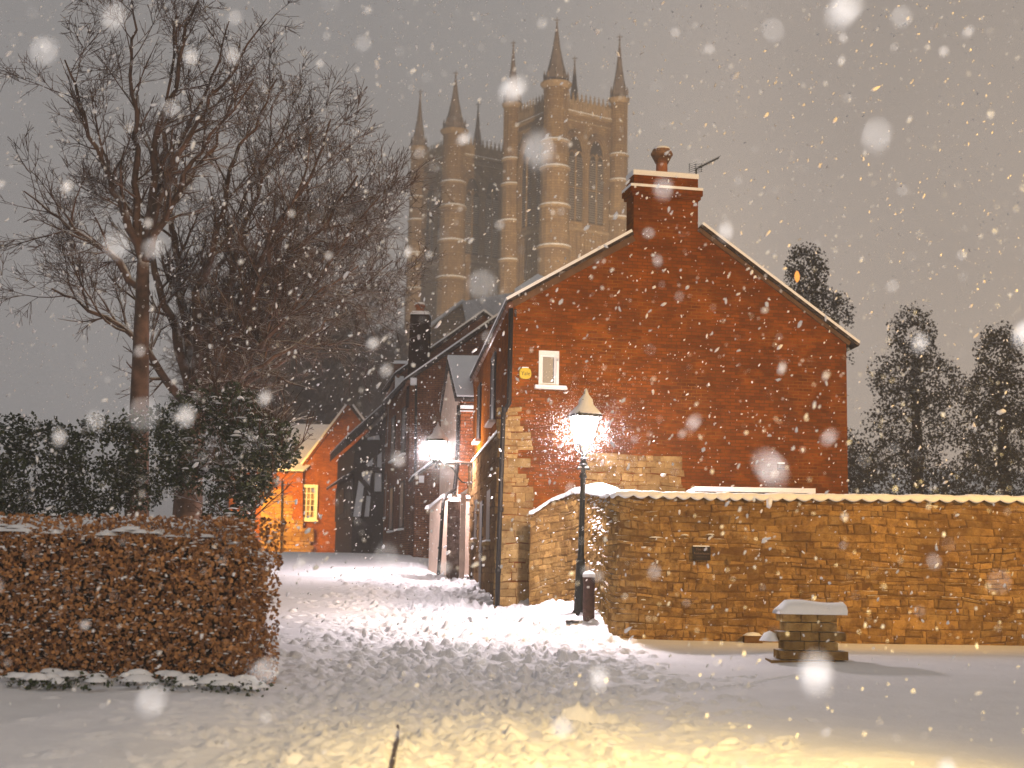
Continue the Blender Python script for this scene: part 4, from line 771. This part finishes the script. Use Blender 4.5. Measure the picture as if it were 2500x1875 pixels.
# ---------------------------------------------------------------- cathedral towers
zH = 92.8
def tip(px, py): return atz(px, py, zH)
tA, tL, tR, tB = tip(1360, 42), tip(1251, 100), tip(1507, 82), tip(1113, 172)
L_ = tL-tA; R_ = tR-tA; angL = math.atan2(L_.y, L_.x); angR = math.atan2(R_.y, R_.x); sd = (L_.length+R_.length)/2
axR = (angR+(angL-math.pi/2))/2                     # direction of the right-hand side
def tower():
    # local frame: origin at front corner, +x along right side, +y along left side
    t = thing('cathedral_tower', (0, 0, 0), 'x', 'tower', 'west towers of the cathedral')
    s = sd; ZB = 0
    mb = MB(); zc = 77.2
    mb.box((s/2, s/2, (ZB+zc)/2), (s-1.2, s-1.2, zc-ZB)); mb.build('wall', M['ashlar'], t, local=True)
    sides = [(V((0, 0, 0)), V((1, 0, 0)), V((0, -1, 0))), (V((0, 0, 0)), V((0, 1, 0)), V((-1, 0, 0))), (V((s, s, 0)), V((-1, 0, 0)), V((0, 1, 0))), (V((s, s, 0)), V((0, -1, 0)), V((1, 0, 0)))]
    for o_, t_, n_ in sides:
        f_ = Fr((0, 0), 0); f_.o = o_-n_*.6; f_.t = t_; f_.n = n_
        shafts = MB(); voids = MB()
        # cornice, parapet
        mb = MB(); mb.fbox(f_, .5, s-.5, zc-.35, zc+.1, 0, .45); mb.build('cornice', M['ashlar_top'], t, local=True)
        mb = MB(); mb.fbox(f_, .5, s-.5, zc+.12, zc+.22, .0, .43); mb.build('cornice_snow', M['snow'], t, local=True)
        mb = MB(); mb.fbox(f_, .5, s-.5, zc+.22, zc+2.1, -.1, .2); n = 12
        for k in range(n+1):
            u = 1.2+(s-2.4)*k/n; mb.fbox(f_, u-.22, u+.22, zc+2.1, zc+2.6, -.1, .2); c = f_.p(u, zc+2.6, .05)
            mb.lathe([(.20, 0), (.10, .5), (.2, .62), (.08, .8), (.02, 1.15)], c, 5)
        for k in range(22): u = .8+(s-1.6)*k/21; mb.fbox(f_, u-.07, u+.07, zc+.3, zc+2.0, .2, .3)
        mb.build('parapet', M['ashlar_top'], t, local=True)
        # two belfry openings as flat plates, inner shade painted dark, with louvres
        for uc in (s*.335, s*.665):
            w_ = 1.55; z0, z1, za_ = 58.6, 68.6, 73.0
            ar = lambda ww, zs, ap, zb: [(uc-ww, zb), (uc+ww, zb)]+[(uc+ww*math.cos(a)**.8, zs+(ap-zs)*math.sin(a)) for a in [math.pi/2*k/7 for k in range(8)][:-1]]+[(uc, ap)]+[(uc-ww*math.cos(a)**.8, zs+(ap-zs)*math.sin(a)) for a in [math.pi/2*k/7 for k in range(7)][::-1]]
            mb = MB(); mb.prism(f_, ar(w_, z1, za_, z0), .0, .05); wi = mb.build('belfry_shade_plate', M['void'], t, local=True)
            mb = MB()
            for o2, r_2 in ((1.72, .16), (2.1, .14), (2.42, .12)):
                a_ = ar(o2, z1, za_+(o2-1.55)*1.2, z0)[1:]; pts = [f_.p(u, z, .28+(o2-1.7)*.3) for u, z in a_]+[f_.p(uc-o2, z0, .28+(o2-1.7)*.3)]; mb.tube(pts, r_2, 5)
            mb.tube([f_.p(uc, z0, .3), f_.p(uc, z1+2.2, .3)], .16, 6)
            for sg in (-1, 1): pts = [f_.p(uc+sg*w_*.5+w_*.5*math.cos(math.pi*k/8), z1+.2+1.7*math.sin(math.pi*k/8), .3) for k in range(9)]; mb.tube(pts, .12, 5)
            mb.tube([f_.p(uc-w_, 64.2, .3), f_.p(uc+w_, 64.2, .3)], .12, 5); mb.build('arch_moulding', M['ashlar'], wi, local=True)
            mb = MB()
            for sg in (-1, 1):
                for k in range(27):
                    z = z0+.3+k*.4
                    if abs(z-64.2) < .2: continue
                    a, b = uc+sg*.14, uc+sg*(w_-.12); a, b = min(a, b), max(a, b); A_ = [f_.p(a, z, .30), f_.p(a, z+.05, .30), f_.p(a, z+.22, .06), f_.p(a, z+.17, .06)]; mb.loft(A_, [p+t_*(b-a) for p in A_])
            mb.build('louvres', M['louvre'], wi, local=True)
        # shafts across the wall
        for u in (1.9, 2.3, s/2-.25, s/2+.25, s-1.9, s-2.3): shafts.tube([f_.p(u, 56, .15), f_.p(u, 75.6, .15)], .17, 5)
        for k in range(13): u = 2.0+(s-4.0)*k/12; shafts.tube([f_.p(u, 38, .1), f_.p(u, 56.6, .1)], .17, 5)
        shafts.build('shafts', M['ashlar'], t, local=True)
        mb = MB(); mb.fbox(f_, .6, s-.6, 57.0, 57.5, 0, .4); mb.build('string_course', M['ashlar_top'], t, local=True); mb = MB(); mb.fbox(f_, .6, s-.6, 75.6, 75.9, 0, .3); mb.build('string_course', M['ashlar_top'], t, local=True)
    for k, (x_, y_, r) in enumerate(((0, 0, 2.15), (s, 0, 1.5), (0, s, 1.5), (s, s, 1.5))):
        mb = MB(); big = r > 2
        st_ = [(0, 1.28), (53.2, 1.28), (53.21, 1.17), (60.1, 1.17), (60.11, 1.12), (66.6, 1.12), (66.61, 1.06), (71.1, 1.06), (71.11, .93), (81.0, .93)]
        mb.lathe([(r*b_, z) for z, b_ in st_], (x_, y_, 0), 16 if big else 12)
        for q in range(16): a = 2*math.pi*(q+.5)/16; d_ = V((math.cos(a), math.sin(a), 0))*r*.93; mb.tube([V((x_, y_, 71.3))+d_, V((x_, y_, 80.8))+d_], .10, 4)
        tu = mb.build('turret', M['ashlar'], t, local=True)
        for z, e in ((53.2, 1.32), (60.1, 1.22), (66.6, 1.16), (71.1, 1.11)): mb = MB(); mb.lathe([(r*e-.05, z-.35), (r*e+.12, z-.15), (r*e+.12, z), (r*e-.15, z+.25)], (x_, y_, 0), 16); mb.build('ring_moulding', M['ashlar_top'], tu, local=True); mb = MB(); mb.lathe([(r*e+.10, z+.01), (r*e+.02, z+.2), (r*e-.16, z+.32)], (x_, y_, 0), 16); mb.build('ring_snow', M['snow'], tu, local=True)
        mb = MB(); mb.lathe([(r*.93, 80.2), (r*1.22, 80.9), (r*1.25, 81.15), (r*.9, 81.2)], (x_, y_, 0), 16); mb.build('ring_moulding', M['ashlar_top'], tu, local=True)
        mb = MB(); sr_ = r*.92
        mb.lathe([(sr_, 81.15), (sr_*.93, 82.4), (sr_*.62, 84.6), (sr_*.34, 87.3), (sr_*.12, 90.6), (.10, 91.6), (.24, 91.8), (.08, 92.0), (.07, 92.3)], (x_, y_, 0), 8, .2)
        mb.tube([V((x_-.35, y_+.35, 92.3)), V((x_+.35, y_-.35, 92.3))], .08, 4); mb.tube([V((x_, y_, 92.2)), V((x_, y_, 92.8))], .07, 4)
        for q in range(8):
            a = 2*math.pi*q/8+.2; c = V((x_+math.cos(a)*sr_*1.0, y_+math.sin(a)*sr_*1.0, 81.15)); mb.lathe([(.2, 0), (.18, 1.1), (.24, 1.2), (.02, 2.3)], c, 5)
        mb.build('spire', M['spire'], tu, local=True)
    return t
tw = tower(); rzT = axR
tw.location = (tA.x, tA.y, 0); tw.rotation_euler = (0, 0, rzT); tag(tw, 'nearer and right-hand of the two hazy cathedral towers with four slender spires')
t2 = copy_tree(tw); t2.location = (tB.x, tB.y, 0); tag(t2, 'farther left-hand cathedral tower fading into the snow behind the tree')
# church roof between houses and towers
cr = thing('church_nave', (3, 150, 10), 'hazy ribbed lead church roof with stone gable below the left tower', 'church')
a_, b_, c_, d_ = at(1128, 736, 150), at(1330, 700, 170), at(1400, 940, 160), at(1165, 930, 140)
mb = MB(); mb.loft([a_, b_, c_, d_], [q+V((.3, .6, -.5)) for q in (a_, b_, c_, d_)]); mb.build('roof', M['lead'], cr)
g0, g1_, g2 = at(1128, 740, 151), at(1052, 800, 149), at(1165, 930, 141); A = [g0, g1_, V((g1_.x, g1_.y, 3)), V((g2.x, g2.y, 3)), g2]
mb = MB(); mb.loft(A, [q+V((2, 5, 0)) for q in A]); mb.build('gable_wall', M['ashlar'], cr)
A = [g1_+V((-.2, -.3, 0)), g0+V((0, -.3, 0)), g0+V((0, -.3, .35)), g1_+V((-.2, -.3, .35))]; mb = MB(); mb.loft(A, [q+V((.5, 1.2, 0)) for q in A]); mb.build('verge_snow', M['snow'], cr)
pn = thing('church_porch_roof', at(1285, 700, 90), 'small snowy pitched roof showing above the brick gable slope', 'roof')
a_, b_, c_, d_ = at(1312, 682, 100), at(1262, 718, 92), at(1262, 800, 92), at(1340, 800, 100); mb = MB(); mb.loft([a_, b_, c_, d_], [q+V((1, 4, -1)) for q in (a_, b_, c_, d_)]); mb.build('slope', M['lead'], pn)
A = [b_+V((-.15, -.2, -.1)), a_+V((0, -.2, 0)), a_+V((0, -.2, .35)), b_+V((-.15, -.2, .3))]; mb = MB(); mb.loft(A, [q+V((.5, 1, 0)) for q in A]); mb.build('snow', M['snow'], pn)

# ---------------------------------------------------------------- bare trees
def rot_about(v, ax, a): return Matrix.Rotation(a, 3, ax)@v
def grow(mb, p, d, L, r, lev, rn, maxlev=3, up=.05, wig=.13, minr=.0065, kids=(10, 7.5, 5, 3)):
    n = max(2, int(L/.22)) if lev > 0 else max(3, int(L/.3)); st = L/n; pts = [V(p)]; ds = [V(d)]; p = V(p); d = V(d).normalized()
    for k in range(n):
        d = (d+V((rn.gauss(0, wig), rn.gauss(0, wig), rn.gauss(0, wig)+up)))
        d.normalize(); p = p+d*st; pts.append(p); ds.append(d)
    rad = [max(minr, r*(1-.75*k/n)) for k in range(n+1)]
    mb.tube(pts, rad, 5 if r > .05 else (4 if r > .02 else 3), cap=False)
    if lev >= maxlev: return
    kk = max(2, int(kids[lev]*L/(2.4, 1.5, .9, .6)[min(lev, 3)]))
    for q in range(kk):
        t = rn.uniform(.15, 1); i = min(n, int(t*n)); ax = V((rn.gauss(0, 1), rn.gauss(0, 1), rn.gauss(0, 1))).normalized(); ax = (ax-ds[i]*ax.dot(ds[i])); 
        if ax.length < .05: continue
        dd = rot_about(ds[i], ax.normalized(), rn.uniform(R(20), R(58))); Lc = L*rn.uniform(.38, .70)*(1.1-.35*t)
        if Lc < .16: continue
        grow(mb, pts[i], dd, Lc, max(minr, rad[i]*.62), lev+1, rn, maxlev, up, wig, minr, kids)
def limb(mb, pts, r0, r1, rn, n_kids, Lk, maxlev=3, up=.035):
    rp, L = resample(pts, .35); n = len(rp); off = V((0, 0, 0)); q = []
    for i, p in enumerate(rp):
        if 0 < i < n-1: off = off*.7+V((rn.gauss(0, .06), rn.gauss(0, .08), rn.gauss(0, .06)))
        q.append(p+off)
    rad = [(r0+(r1-r0)*(i/(n-1))**.8)*.95 for i in range(n)]; mb.tube(q, rad, 7, cap=False)
    for k in range(n_kids):
        t = .22+.78*(k+rn.random())/n_kids; i = min(n-2, int(t*(n-1))); d = (q[i+1]-q[i]).normalized()
        ax = V((rn.gauss(0, .5), rn.gauss(0, 1), rn.gauss(0, .5))); ax = ax-d*ax.dot(d)
        if ax.length < .05: continue
        dd = rot_about(d, ax.normalized(), rn.uniform(R(22), R(60))); grow(mb, q[i], dd, Lk*rn.uniform(.6, 1.2)*(.85+.2*t), max(.014, rad[i]*.5), 0, rn, maxlev, up)
def T(pl): return [at(px, py, Y) for px, py, Y in pl]
rn = random.Random(17)
bt = thing('bare_tree', (at(455, 1300, 38).x, 38, gz(-8, 38)), 'large bare tree with snow dusted twigs leaning over the lane from the left', 'tree')
base = (455, 1345, 38); mb = MB(); tp = T([base, (462, 1150, 38), (480, 1000, 38)]); mb.tube(resample(tp, .5)[0], [.42-.02*k for k in range(len(resample(tp, .5)[0]))], 10); mb.build('trunk', M['bark'], bt, True)
limbs = [([(472, 1000, 38), (570, 800, 35), (650, 640, 34), (720, 480, 34), (740, 330, 34)], .13, .02, 17, 1.6), ([(478, 1030, 38), (640, 840, 35), (760, 700, 35), (850, 560, 35), (930, 470, 35)], .13, .02, 18, 1.6), ([(478, 1030, 38), (600, 930, 35), (700, 870, 35), (800, 790, 36), (900, 760, 36)], .12, .02, 16, 1.4), ([(470, 900, 38), (530, 700, 39), (580, 500, 40), (640, 380, 40), (660, 260, 40)], .12, .02, 15, 1.6), ([(478, 1020, 38), (560, 930, 39), (640, 760, 40), (700, 720, 40), (820, 620, 40)], .12, .02, 17, 1.6),
 ([(478, 1020, 38), (560, 880, 37), (625, 790, 36.5), (700, 640, 36), (790, 560, 36), (870, 430, 36)], .19, .03, 20, 1.9),
 ([(478, 1000, 38), (545, 880, 39), (640, 700, 40), (760, 590, 40), (830, 470, 40)], .17, .03, 18, 1.9),
 ([(470, 980, 38), (530, 760, 38), (600, 560, 38), (650, 430, 38), (700, 300, 38)], .18, .025, 18, 1.8),
 ([(465, 980, 38), (490, 700, 37), (545, 480, 36), (600, 330, 36), (690, 180, 36)], .16, .02, 14, 1.6),
 ([(480, 1040, 38), (600, 920, 37), (720, 840, 36), (800, 830, 36), (880, 850, 36)], .15, .02, 17, 1.2),
 ([(480, 1000, 38), (620, 860, 39), (760, 760, 40), (860, 720, 40), (960, 640, 40)], .15, .02, 20, 1.7),
 ([(478, 1010, 38), (600, 900, 36), (700, 800, 34.5), (800, 700, 34), (880, 640, 34)], .14, .02, 20, 1.6),
 ([(470, 960, 38), (560, 780, 36), (680, 540, 35), (760, 430, 35), (800, 300, 35)], .14, .02, 16, 1.6),
 ([(465, 960, 38), (400, 760, 38), (330, 540, 38), (250, 350, 38)], .17, .03, 12, 2.0),
 ([(465, 960, 38), (450, 700, 39), (420, 480, 39), (400, 250, 39), (420, 60, 39)], .17, .02, 14, 1.9),
 ([(465, 1000, 38), (380, 880, 37), (280, 780, 37), (140, 700, 37)], .15, .03, 12, 2.0)]
for pl, r0, r1, nk, Lk in limbs:
    mb = MB(); limb(mb, T(pl), r0, r1, rn, int(nk*1.15), Lk*1.12); mb.build('branch', M['bark'], bt, True)
b2 = thing('bare_tree', (at(330, 1300, 33).x, 33, gz(-8, 33)), 'bare tree whose upper twigs reach into the top left corner of the sky', 'tree')
mb = MB(); tp = T([(330, 1420, 33), (340, 1000, 33), (350, 620, 33)]); n_ = len(resample(tp, .5)[0]); mb.tube(resample(tp, .5)[0], [.30-.012*k for k in range(n_)], 10); mb.build('trunk', M['bark'], b2, True)
for pl, r0, r1, nk, Lk in [([(350, 640, 33), (430, 400, 33), (530, 230, 33), (600, 120, 33), (650, 50, 33)], .13, .015, 16, 1.3), ([(350, 640, 33), (440, 450, 32), (540, 330, 32), (620, 210, 32)], .11, .015, 14, 1.2), ([(350, 620, 33), (400, 300, 33), (450, 60, 33), (500, -80, 33)], .13, .02, 13, 1.5), ([(350, 640, 33), (250, 400, 33), (150, 150, 33)], .13, .02, 12, 1.8), ([(350, 640, 33), (330, 300, 33), (310, 0, 33)], .12, .02, 12, 1.7), ([(345, 700, 33), (200, 560, 33), (60, 460, 33)], .12, .02, 12, 1.8), ([(350, 600, 33), (450, 330, 34), (540, 150, 34), (570, 60, 34)], .11, .015, 15, 1.3), ([(350, 660, 33), (470, 430, 34), (560, 250, 34), (610, 190, 34)], .11, .015, 15, 1.3)]:
    mb = MB(); limb(mb, T(pl), r0, r1, rn, nk, Lk); mb.build('branch', M['bark'], b2, True)
# far bare trees in the haze
mbc = MB(); rn = random.Random(5)
for k in range(16):
    a = rn.random()*6.28; e = rn.uniform(.5, 1.3); grow(mbc, V((0, 0, 3.2+rn.random()*2.5)), V((math.cos(a)*math.cos(e), math.sin(a)*math.cos(e), math.sin(e))), rn.uniform(3.5, 6), .12, 0, rn, 3, .07, .16, .016, (7, 5, 5, 3))
for i, (px, py, Y, sc, lb) in enumerate(((800, 1240, 118, 1.45, 'hazy bare tree rising behind the orange gable'), (905, 1200, 135, 1.3, 'faint bare tree in the haze left of the tall dark chimney'), (690, 1240, 118, 1.1, 'misty bare tree above the snowy roof of the orange house'), (560, 1250, 112, 1.4, 'hazy bare tree furthest left beyond the lane'))):
    p = at(px, py, Y); r = thing('far_bare_tree', (p.x, p.y, p.z-1), lb, 'tree', 'hazy bare trees beyond the houses'); r.scale = (sc,)*3; r.rotation_euler = (0, 0, i*1.9)
    if i == 0:
        mb = MB(); mb.tube([V((0, 0, -3)), V((.1, 0, 2)), V((0, 0, 5.5))], [.4, .3, .12], 8); c1 = mb.build('trunk', M['bark_far'], r, local=True); c2 = mbc.build('crown', M['bark_far'], r, local=True)
    else:
        for c in (c1, c2): k = c.copy(); COL.objects.link(k); k.parent = r

# ---------------------------------------------------------------- hedges and foliage
def leaves(mb, pts, nrm, size, rn, tint=(0, 1), spread=1.0):
    for p, n_ in zip(pts, nrm):
        s = size*rn.uniform(.6, 1.3); a = V((rn.gauss(0, 1), rn.gauss(0, 1), rn.gauss(0, 1)))*spread+V(n_)*1.0; a.normalize(); b = a.cross(V((rn.gauss(0, 1), rn.gauss(0, 1), rn.gauss(0, 1))))
        if b.length < .05: continue
        b.normalize(); c = a.cross(b); p = V(p); t = rn.uniform(*tint)
        mb.add([p-b*s*.5, p+c*s*.33, p+b*s*.5, p-c*s*.33], [(0, 1, 2, 3)], t)
rn = random.Random(40)
he = thing('beech_hedge', (-4.5, 18, gz(-4.5, 18)), 'clipped rusty brown beech hedge with rounded shoulders dusted with snow on the left', 'hedge')
hx1 = -2.72; hz_ = .62; hb = -1.55
def hshape(x, y):                                   # lumpy offset
    return .10*noise.noise(V((x*1.3, y*1.3, 0)))
mb = MB(); pts = []; nr_ = []
def hpt(face, a, z):
    zz = hb+(hz_-hb)*z; rnd_ = .55*max(0, (z-.68)/.32)**2; bul = .16*noise.noise(V((a*(5 if face == 0 else 9), zz*1.6, face*5)))+.05*noise.noise(V((a*20, zz*5, face*5)))
    if face == 0: x = -9.5+(hx1+9.5)*a; cr_ = .5*max(0, (a-.93)/.07)**2; return V((x, 17.2+rnd_+cr_+bul, zz)), V((0, -1, .2))
    if face == 1: y = 17.2+13*a; cr_ = .35*max(0, (.03-a)/.03)**2; return V((hx1-rnd_*.8-cr_-.24*(y-17.2)-bul, y, zz)), V((1, 0, .2))
    x = -9.3+(hx1+9.3-.2-3.0*z)*a; return V((x, 17.5+12.5*z, hz_-.04+bul*.6-.22*math.exp(-z*12.5/.5)-.25*max(0, (a-.93)/.07))), V((0, 0, 1))
for face, nn in ((0, 17000), (1, 11000), (2, 5000)):
    for _ in range(nn):
        a, z = (rn.random(), rn.random())
        if face == 0 and rn.random() < .6: a = .45+.55*rn.random()
        if face == 1: a = a**1.7
        p, n_ = hpt(face, a, z); p = p-n_*abs(rn.gauss(0, .06)); pts.append(p); nr_.append(n_)
leaves(mb, pts, nr_, .062, rn, (0, 1), .8); mb.build('leaves', M['beech'], he)
mb = MB(); A = [V((-9.4, 17.5, hb)), V((hx1-.35, 17.5, hb)), V((hx1-3.3, 30, hb)), V((-9.4, 30, hb))]; mb.loft(A, [a+V((0, .5 if a.y < 20 else 0, hz_-.28-hb)) for a in A]); mb.build('shade_core', simple('hedge_inner_shade', (.022, .011, .006), .9, .4, 6, .3), he)  # solid dark core added behind the leaves, coloured as the inner shade
mb = MB(); rs.seed(33)
for _ in range(900):
    a, z = rs.random(), rs.random()**.6; f_ = 0 if rs.random() < .7 else 1
    p, n_ = hpt(f_, a if f_ == 0 else a**2, z); blob(mb, p+n_*.02, rs.uniform(.008, .04), rs.uniform(.008, .03), rs.uniform(.006, .018), n=5)
for _ in range(500): p, n_ = hpt(2, rs.random(), rs.random()**2); blob(mb, p, rs.uniform(.05, .2), rs.uniform(.05, .2), rs.uniform(.02, .06), n=8)
tag(mb.build('snow', M['snow'], he, True), kind='stuff')
# low snow-laden plants at the foot of the hedge
ls = thing('snowy_groundcover_shrub', (-3.3, 16.4, gz(-3.3, 16.4)), 'low snow laden shrub at the foot of the beech hedge', 'shrub')
mb = MB(); ms_ = MB(); rs.seed(12)
for _ in range(34):
    x_ = rs.uniform(-5.5, -2.75); y_ = rs.uniform(16.0, 16.9); z_ = gz(x_, y_)+.02; blob(ms_, (x_, y_, z_+rs.uniform(.03, .09)), rs.uniform(.08, .2), rs.uniform(.08, .16), rs.uniform(.04, .08), n=9)
    pts = [V((x_+rs.gauss(0, .12), y_-.1+rs.gauss(0, .05), z_+rs.uniform(0, .09))) for _ in range(18)]; leaves(mb, pts, [V((0, -1, .3))]*18, .06, rs)
mb.build('leaves', M['ivy'], ls); tag(ms_.build('snow', M['snow'], ls, True), kind='stuff')
# ivy clad mass above the hedge
def foliage(name, root, blobs, n, size, m, rn, Yd=1.0, spread=1.5, hollow=.55):
    mb = MB(); pts = []; nr_ = []; tot = sum(b[3]*b[4] for b in blobs)
    for (px, py, Y, rx, rz_) in blobs:
        c = at(px, py, Y); k = 3600/Y; ax, az = rx/k, rz_/k; cnt = int(n*rx*rz_/tot)
        for _ in range(cnt):
            d = V((rn.gauss(0, 1), rn.gauss(0, 1), rn.gauss(0, 1))).normalized(); q = rn.uniform(hollow, 1.05)**.6; w = 1+.28*noise.noise(d*2.6+V((px, py, 0))*.13)
            p = c+V((d.x*ax, d.y*ax*Yd, d.z*az))*q*w
            if noise.noise(p*2.1) < -.22: continue
            pts.append(p); nr_.append(d*.4+V((0, 0, .5)))
    leaves(mb, pts, nr_, size, rn, (0, 1), spread); return mb.build(name, m, root)
rn = random.Random(77)
iv = thing('ivy_covered_bush', (at(560, 1300, 27).x, 27, gz(-5, 27)), 'dark glossy ivy bush heaped with snow above the beech hedge', 'bush')
ivb = [(575, 1010, 27, 75, 70), (640, 1075, 26.5, 80, 70), (695, 1095, 26.5, 40, 55), (600, 1150, 27, 80, 80), (560, 1240, 28, 60, 60), (612, 1195, 27, 50, 50), (590, 1265, 26, 32, 45), (480, 1080, 28, 110, 130), (360, 1120, 28, 110, 120), (230, 1140, 28, 120, 130), (100, 1160, 28, 120, 140), (0, 1150, 28, 100, 130)]
foliage('leaves', iv, ivb, 30000, .085, M['ivy'], rn)
mb = MB(); rs.seed(21)
for (px, py, Y, rx, rz_) in ivb[:8]:
    k = 3600/Y
    for _ in range(int(rx*rz_/420)):
        c = at(px, py, Y); a = rs.uniform(-1, 1); b = rs.uniform(-.6, .95); p = c+V((a*rx/k*.85, -abs(rs.gauss(0, .5))*rx/k*math.sqrt(max(0, 1-a*a*.8)), b*rz_/k*math.sqrt(max(.05, 1-a*a)))); blob(mb, p, rs.uniform(.03, .12), rs.uniform(.03, .09), rs.uniform(.02, .05), n=8)
tag(mb.build('snow', M['snow'], iv, True), kind='stuff')
mb = MB(); rn2 = random.Random(3)
for _ in range(60):
    px, py, Y, rx, rz_ = ivb[rn2.randrange(8)]; grow(mb, at(px, py+rz_*.6, Y), V((rn2.gauss(.2, .6), rn2.gauss(0, .6), .7)), rn2.uniform(.6, 1.3), .02, 1, rn2, 3)
mb.build('stems', M['bark'], iv)
# evergreen at the right behind the gable, further ones past it
rn = random.Random(91)
for px, py, Y, s_, lb in ((1968, 700, 62, 1.15, 'dark snow dusted evergreen tree rising behind the right slope of the brick gable'), (2230, 860, 66, 1.25, 'dark evergreen tree beyond the right end of the brick house'), (2440, 900, 60, 1.2, 'rightmost dark evergreen tree past the brick house')):
    p = at(px, py, Y); zg = 1.5; e = thing('evergreen_tree', (p.x, p.y, zg), lb, 'tree', 'evergreens behind the brick house')
    mb = MB(); mb.tube([V((p.x, Y, zg-1)), V((p.x+.1, Y, (zg+p.z)/2)), V((p.x, Y, p.z))], [.35, .25, .1], 8); mb.build('trunk', M['bark'], e, True)
    bl2 = [(px+dx_*s_, py+dy_*s_, Y, rx*s_, rz_*s_) for dx_, dy_, rx, rz_ in ((0, -25, 48, 70), (-40, 50, 50, 50), (40, 60, 60, 60), (0, 140, 90, 80), (-30, 260, 110, 90), (40, 380, 120, 90))]
    foliage('crown', e, bl2, 30000, .14, M['ever'], rn, 1.0, 1.5, .3)
o = thing('distant_street_light', at(1945, 678, 58), 'small glowing orange light showing among the evergreen twigs at the right edge', 'light')
mb = MB(); c = at(1946, 676, 58); mb.lathe([(.02, -.22), (.10, -.10), (.11, .06), (.05, .22), (.02, .24)], c, 10); mb.build('lamp_glass', emis('dim_orange_glass', (1, .42, .08), 1.0), o, True)

# ---------------------------------------------------------------- falling snow
LAMPS = [(lx+.04, ly, lz+zl+.3), (bl_.x, bl_.y, bl_.z+.3)]
def flakes():
    r = np.random.default_rng(99); base = []; 
    phi = (1+5**.5)/2; iv_ = np.array([(-1, phi, 0), (1, phi, 0), (-1, -phi, 0), (1, -phi, 0), (0, -1, phi), (0, 1, phi), (0, -1, -phi), (0, 1, -phi), (phi, 0, -1), (phi, 0, 1), (-phi, 0, -1), (-phi, 0, 1)])/1.902
    it = np.array([(0, 11, 5), (0, 5, 1), (0, 1, 7), (0, 7, 10), (0, 10, 11), (1, 5, 9), (5, 11, 4), (11, 10, 2), (10, 7, 6), (7, 1, 8), (3, 9, 4), (3, 4, 2), (3, 2, 6), (3, 6, 8), (3, 8, 9), (4, 9, 5), (2, 4, 11), (6, 2, 10), (8, 6, 7), (9, 8, 1)])
    n = 27000; Y = 3.5+42*r.random(n)**.62; n2 = 190; Y = np.concatenate([Y, 1.5+4.6*r.random(n2)**.8])
    N = len(Y); u = r.uniform(-.44, .44, N); v = r.uniform(-.2, .46, N); P = np.stack([u*Y, Y, v*Y], 1)
    for (ax_, ay_, az_) in LAMPS:
        m_ = 4200; dd_ = r.normal(0, 1, (m_, 3)); dd_ /= np.linalg.norm(dd_, axis=1)[:, None]; halo_flakes = np.array([ax_, ay_, az_])+dd_*(.33+r.exponential(.55, (m_, 1))); P = np.concatenate([halo_flakes, P])  # tiny flakes added around each lamp to stand in for its halo
    keep = P[:, 2] > np.interp(P[:, 1], PY, PZ)+.1; nl = int(keep[:4200*len(LAMPS)].sum()); P = P[keep]; N = len(P); Yk = P[:, 1]
    s = .0036*np.exp(r.normal(0, .5, N))*np.clip(Yk/8, .6, 2.5); s = np.where((Yk < 6.2) & (np.arange(N) > N-150), r.uniform(.004, .010, N), s)
    s[:nl] = r.uniform(.0010, .0030, nl)
    el = r.uniform(1, 2.6, N); el[:nl] = r.uniform(1.5, 5, nl); d = np.stack([r.normal(-.5, .5, N), r.normal(0, .3, N), r.normal(-.9, .3, N)], 1); d /= np.linalg.norm(d, axis=1)[:, None]
    vv = iv_[None]*r.uniform(.6, 1.25, (N, 12, 1)); dot = (vv*d[:, None]).sum(2, keepdims=True); vv = vv+d[:, None]*dot*(el[:, None, None]-1); vv = vv*s[:, None, None]+P[:, None]
    f = it[None]+12*np.arange(N)[:, None, None]
    me = bpy.data.meshes.new('falling_snow'); me.from_pydata(vv.reshape(-1, 3).tolist(), [], f.reshape(-1, 3).tolist()); me.update(); me.polygons.foreach_set('use_smooth', [True]*len(me.polygons)); me.materials.append(M['flake'])
    o = bpy.data.objects.new('falling_snow', me); COL.objects.link(o); return tag(o, 'countless white snowflakes falling through the air, the nearest large and out of focus, with fine ones added around the lamps as a halo', 'snow', kind='stuff')
flakes()
# ---------------------------------------------------------------- haze
mb = MB(); mb.box((0, 190, 55), (380, 480, 118)); g = G('snow_haze'); g.nt.nodes.remove(g.b)
pv = g.n('ShaderNodeVolumePrincipled'); pv.inputs['Color'].default_value = (.95, .93, .92, 1); pv.inputs['Density'].default_value = .0013; pv.inputs['Anisotropy'].default_value = .2; g.l(pv.outputs[0], g.out.inputs['Volume'])
hz = mb.build('haze', g.m); tag(hz, 'pale snow filled night air that fades the cathedral towers', 'haze', kind='stuff')
S.cycles.use_denoising = True
S.cycles.max_bounces = 6; S.cycles.diffuse_bounces = 3; S.cycles.volume_bounces = 1; S.cycles.sample_clamp_indirect = 4
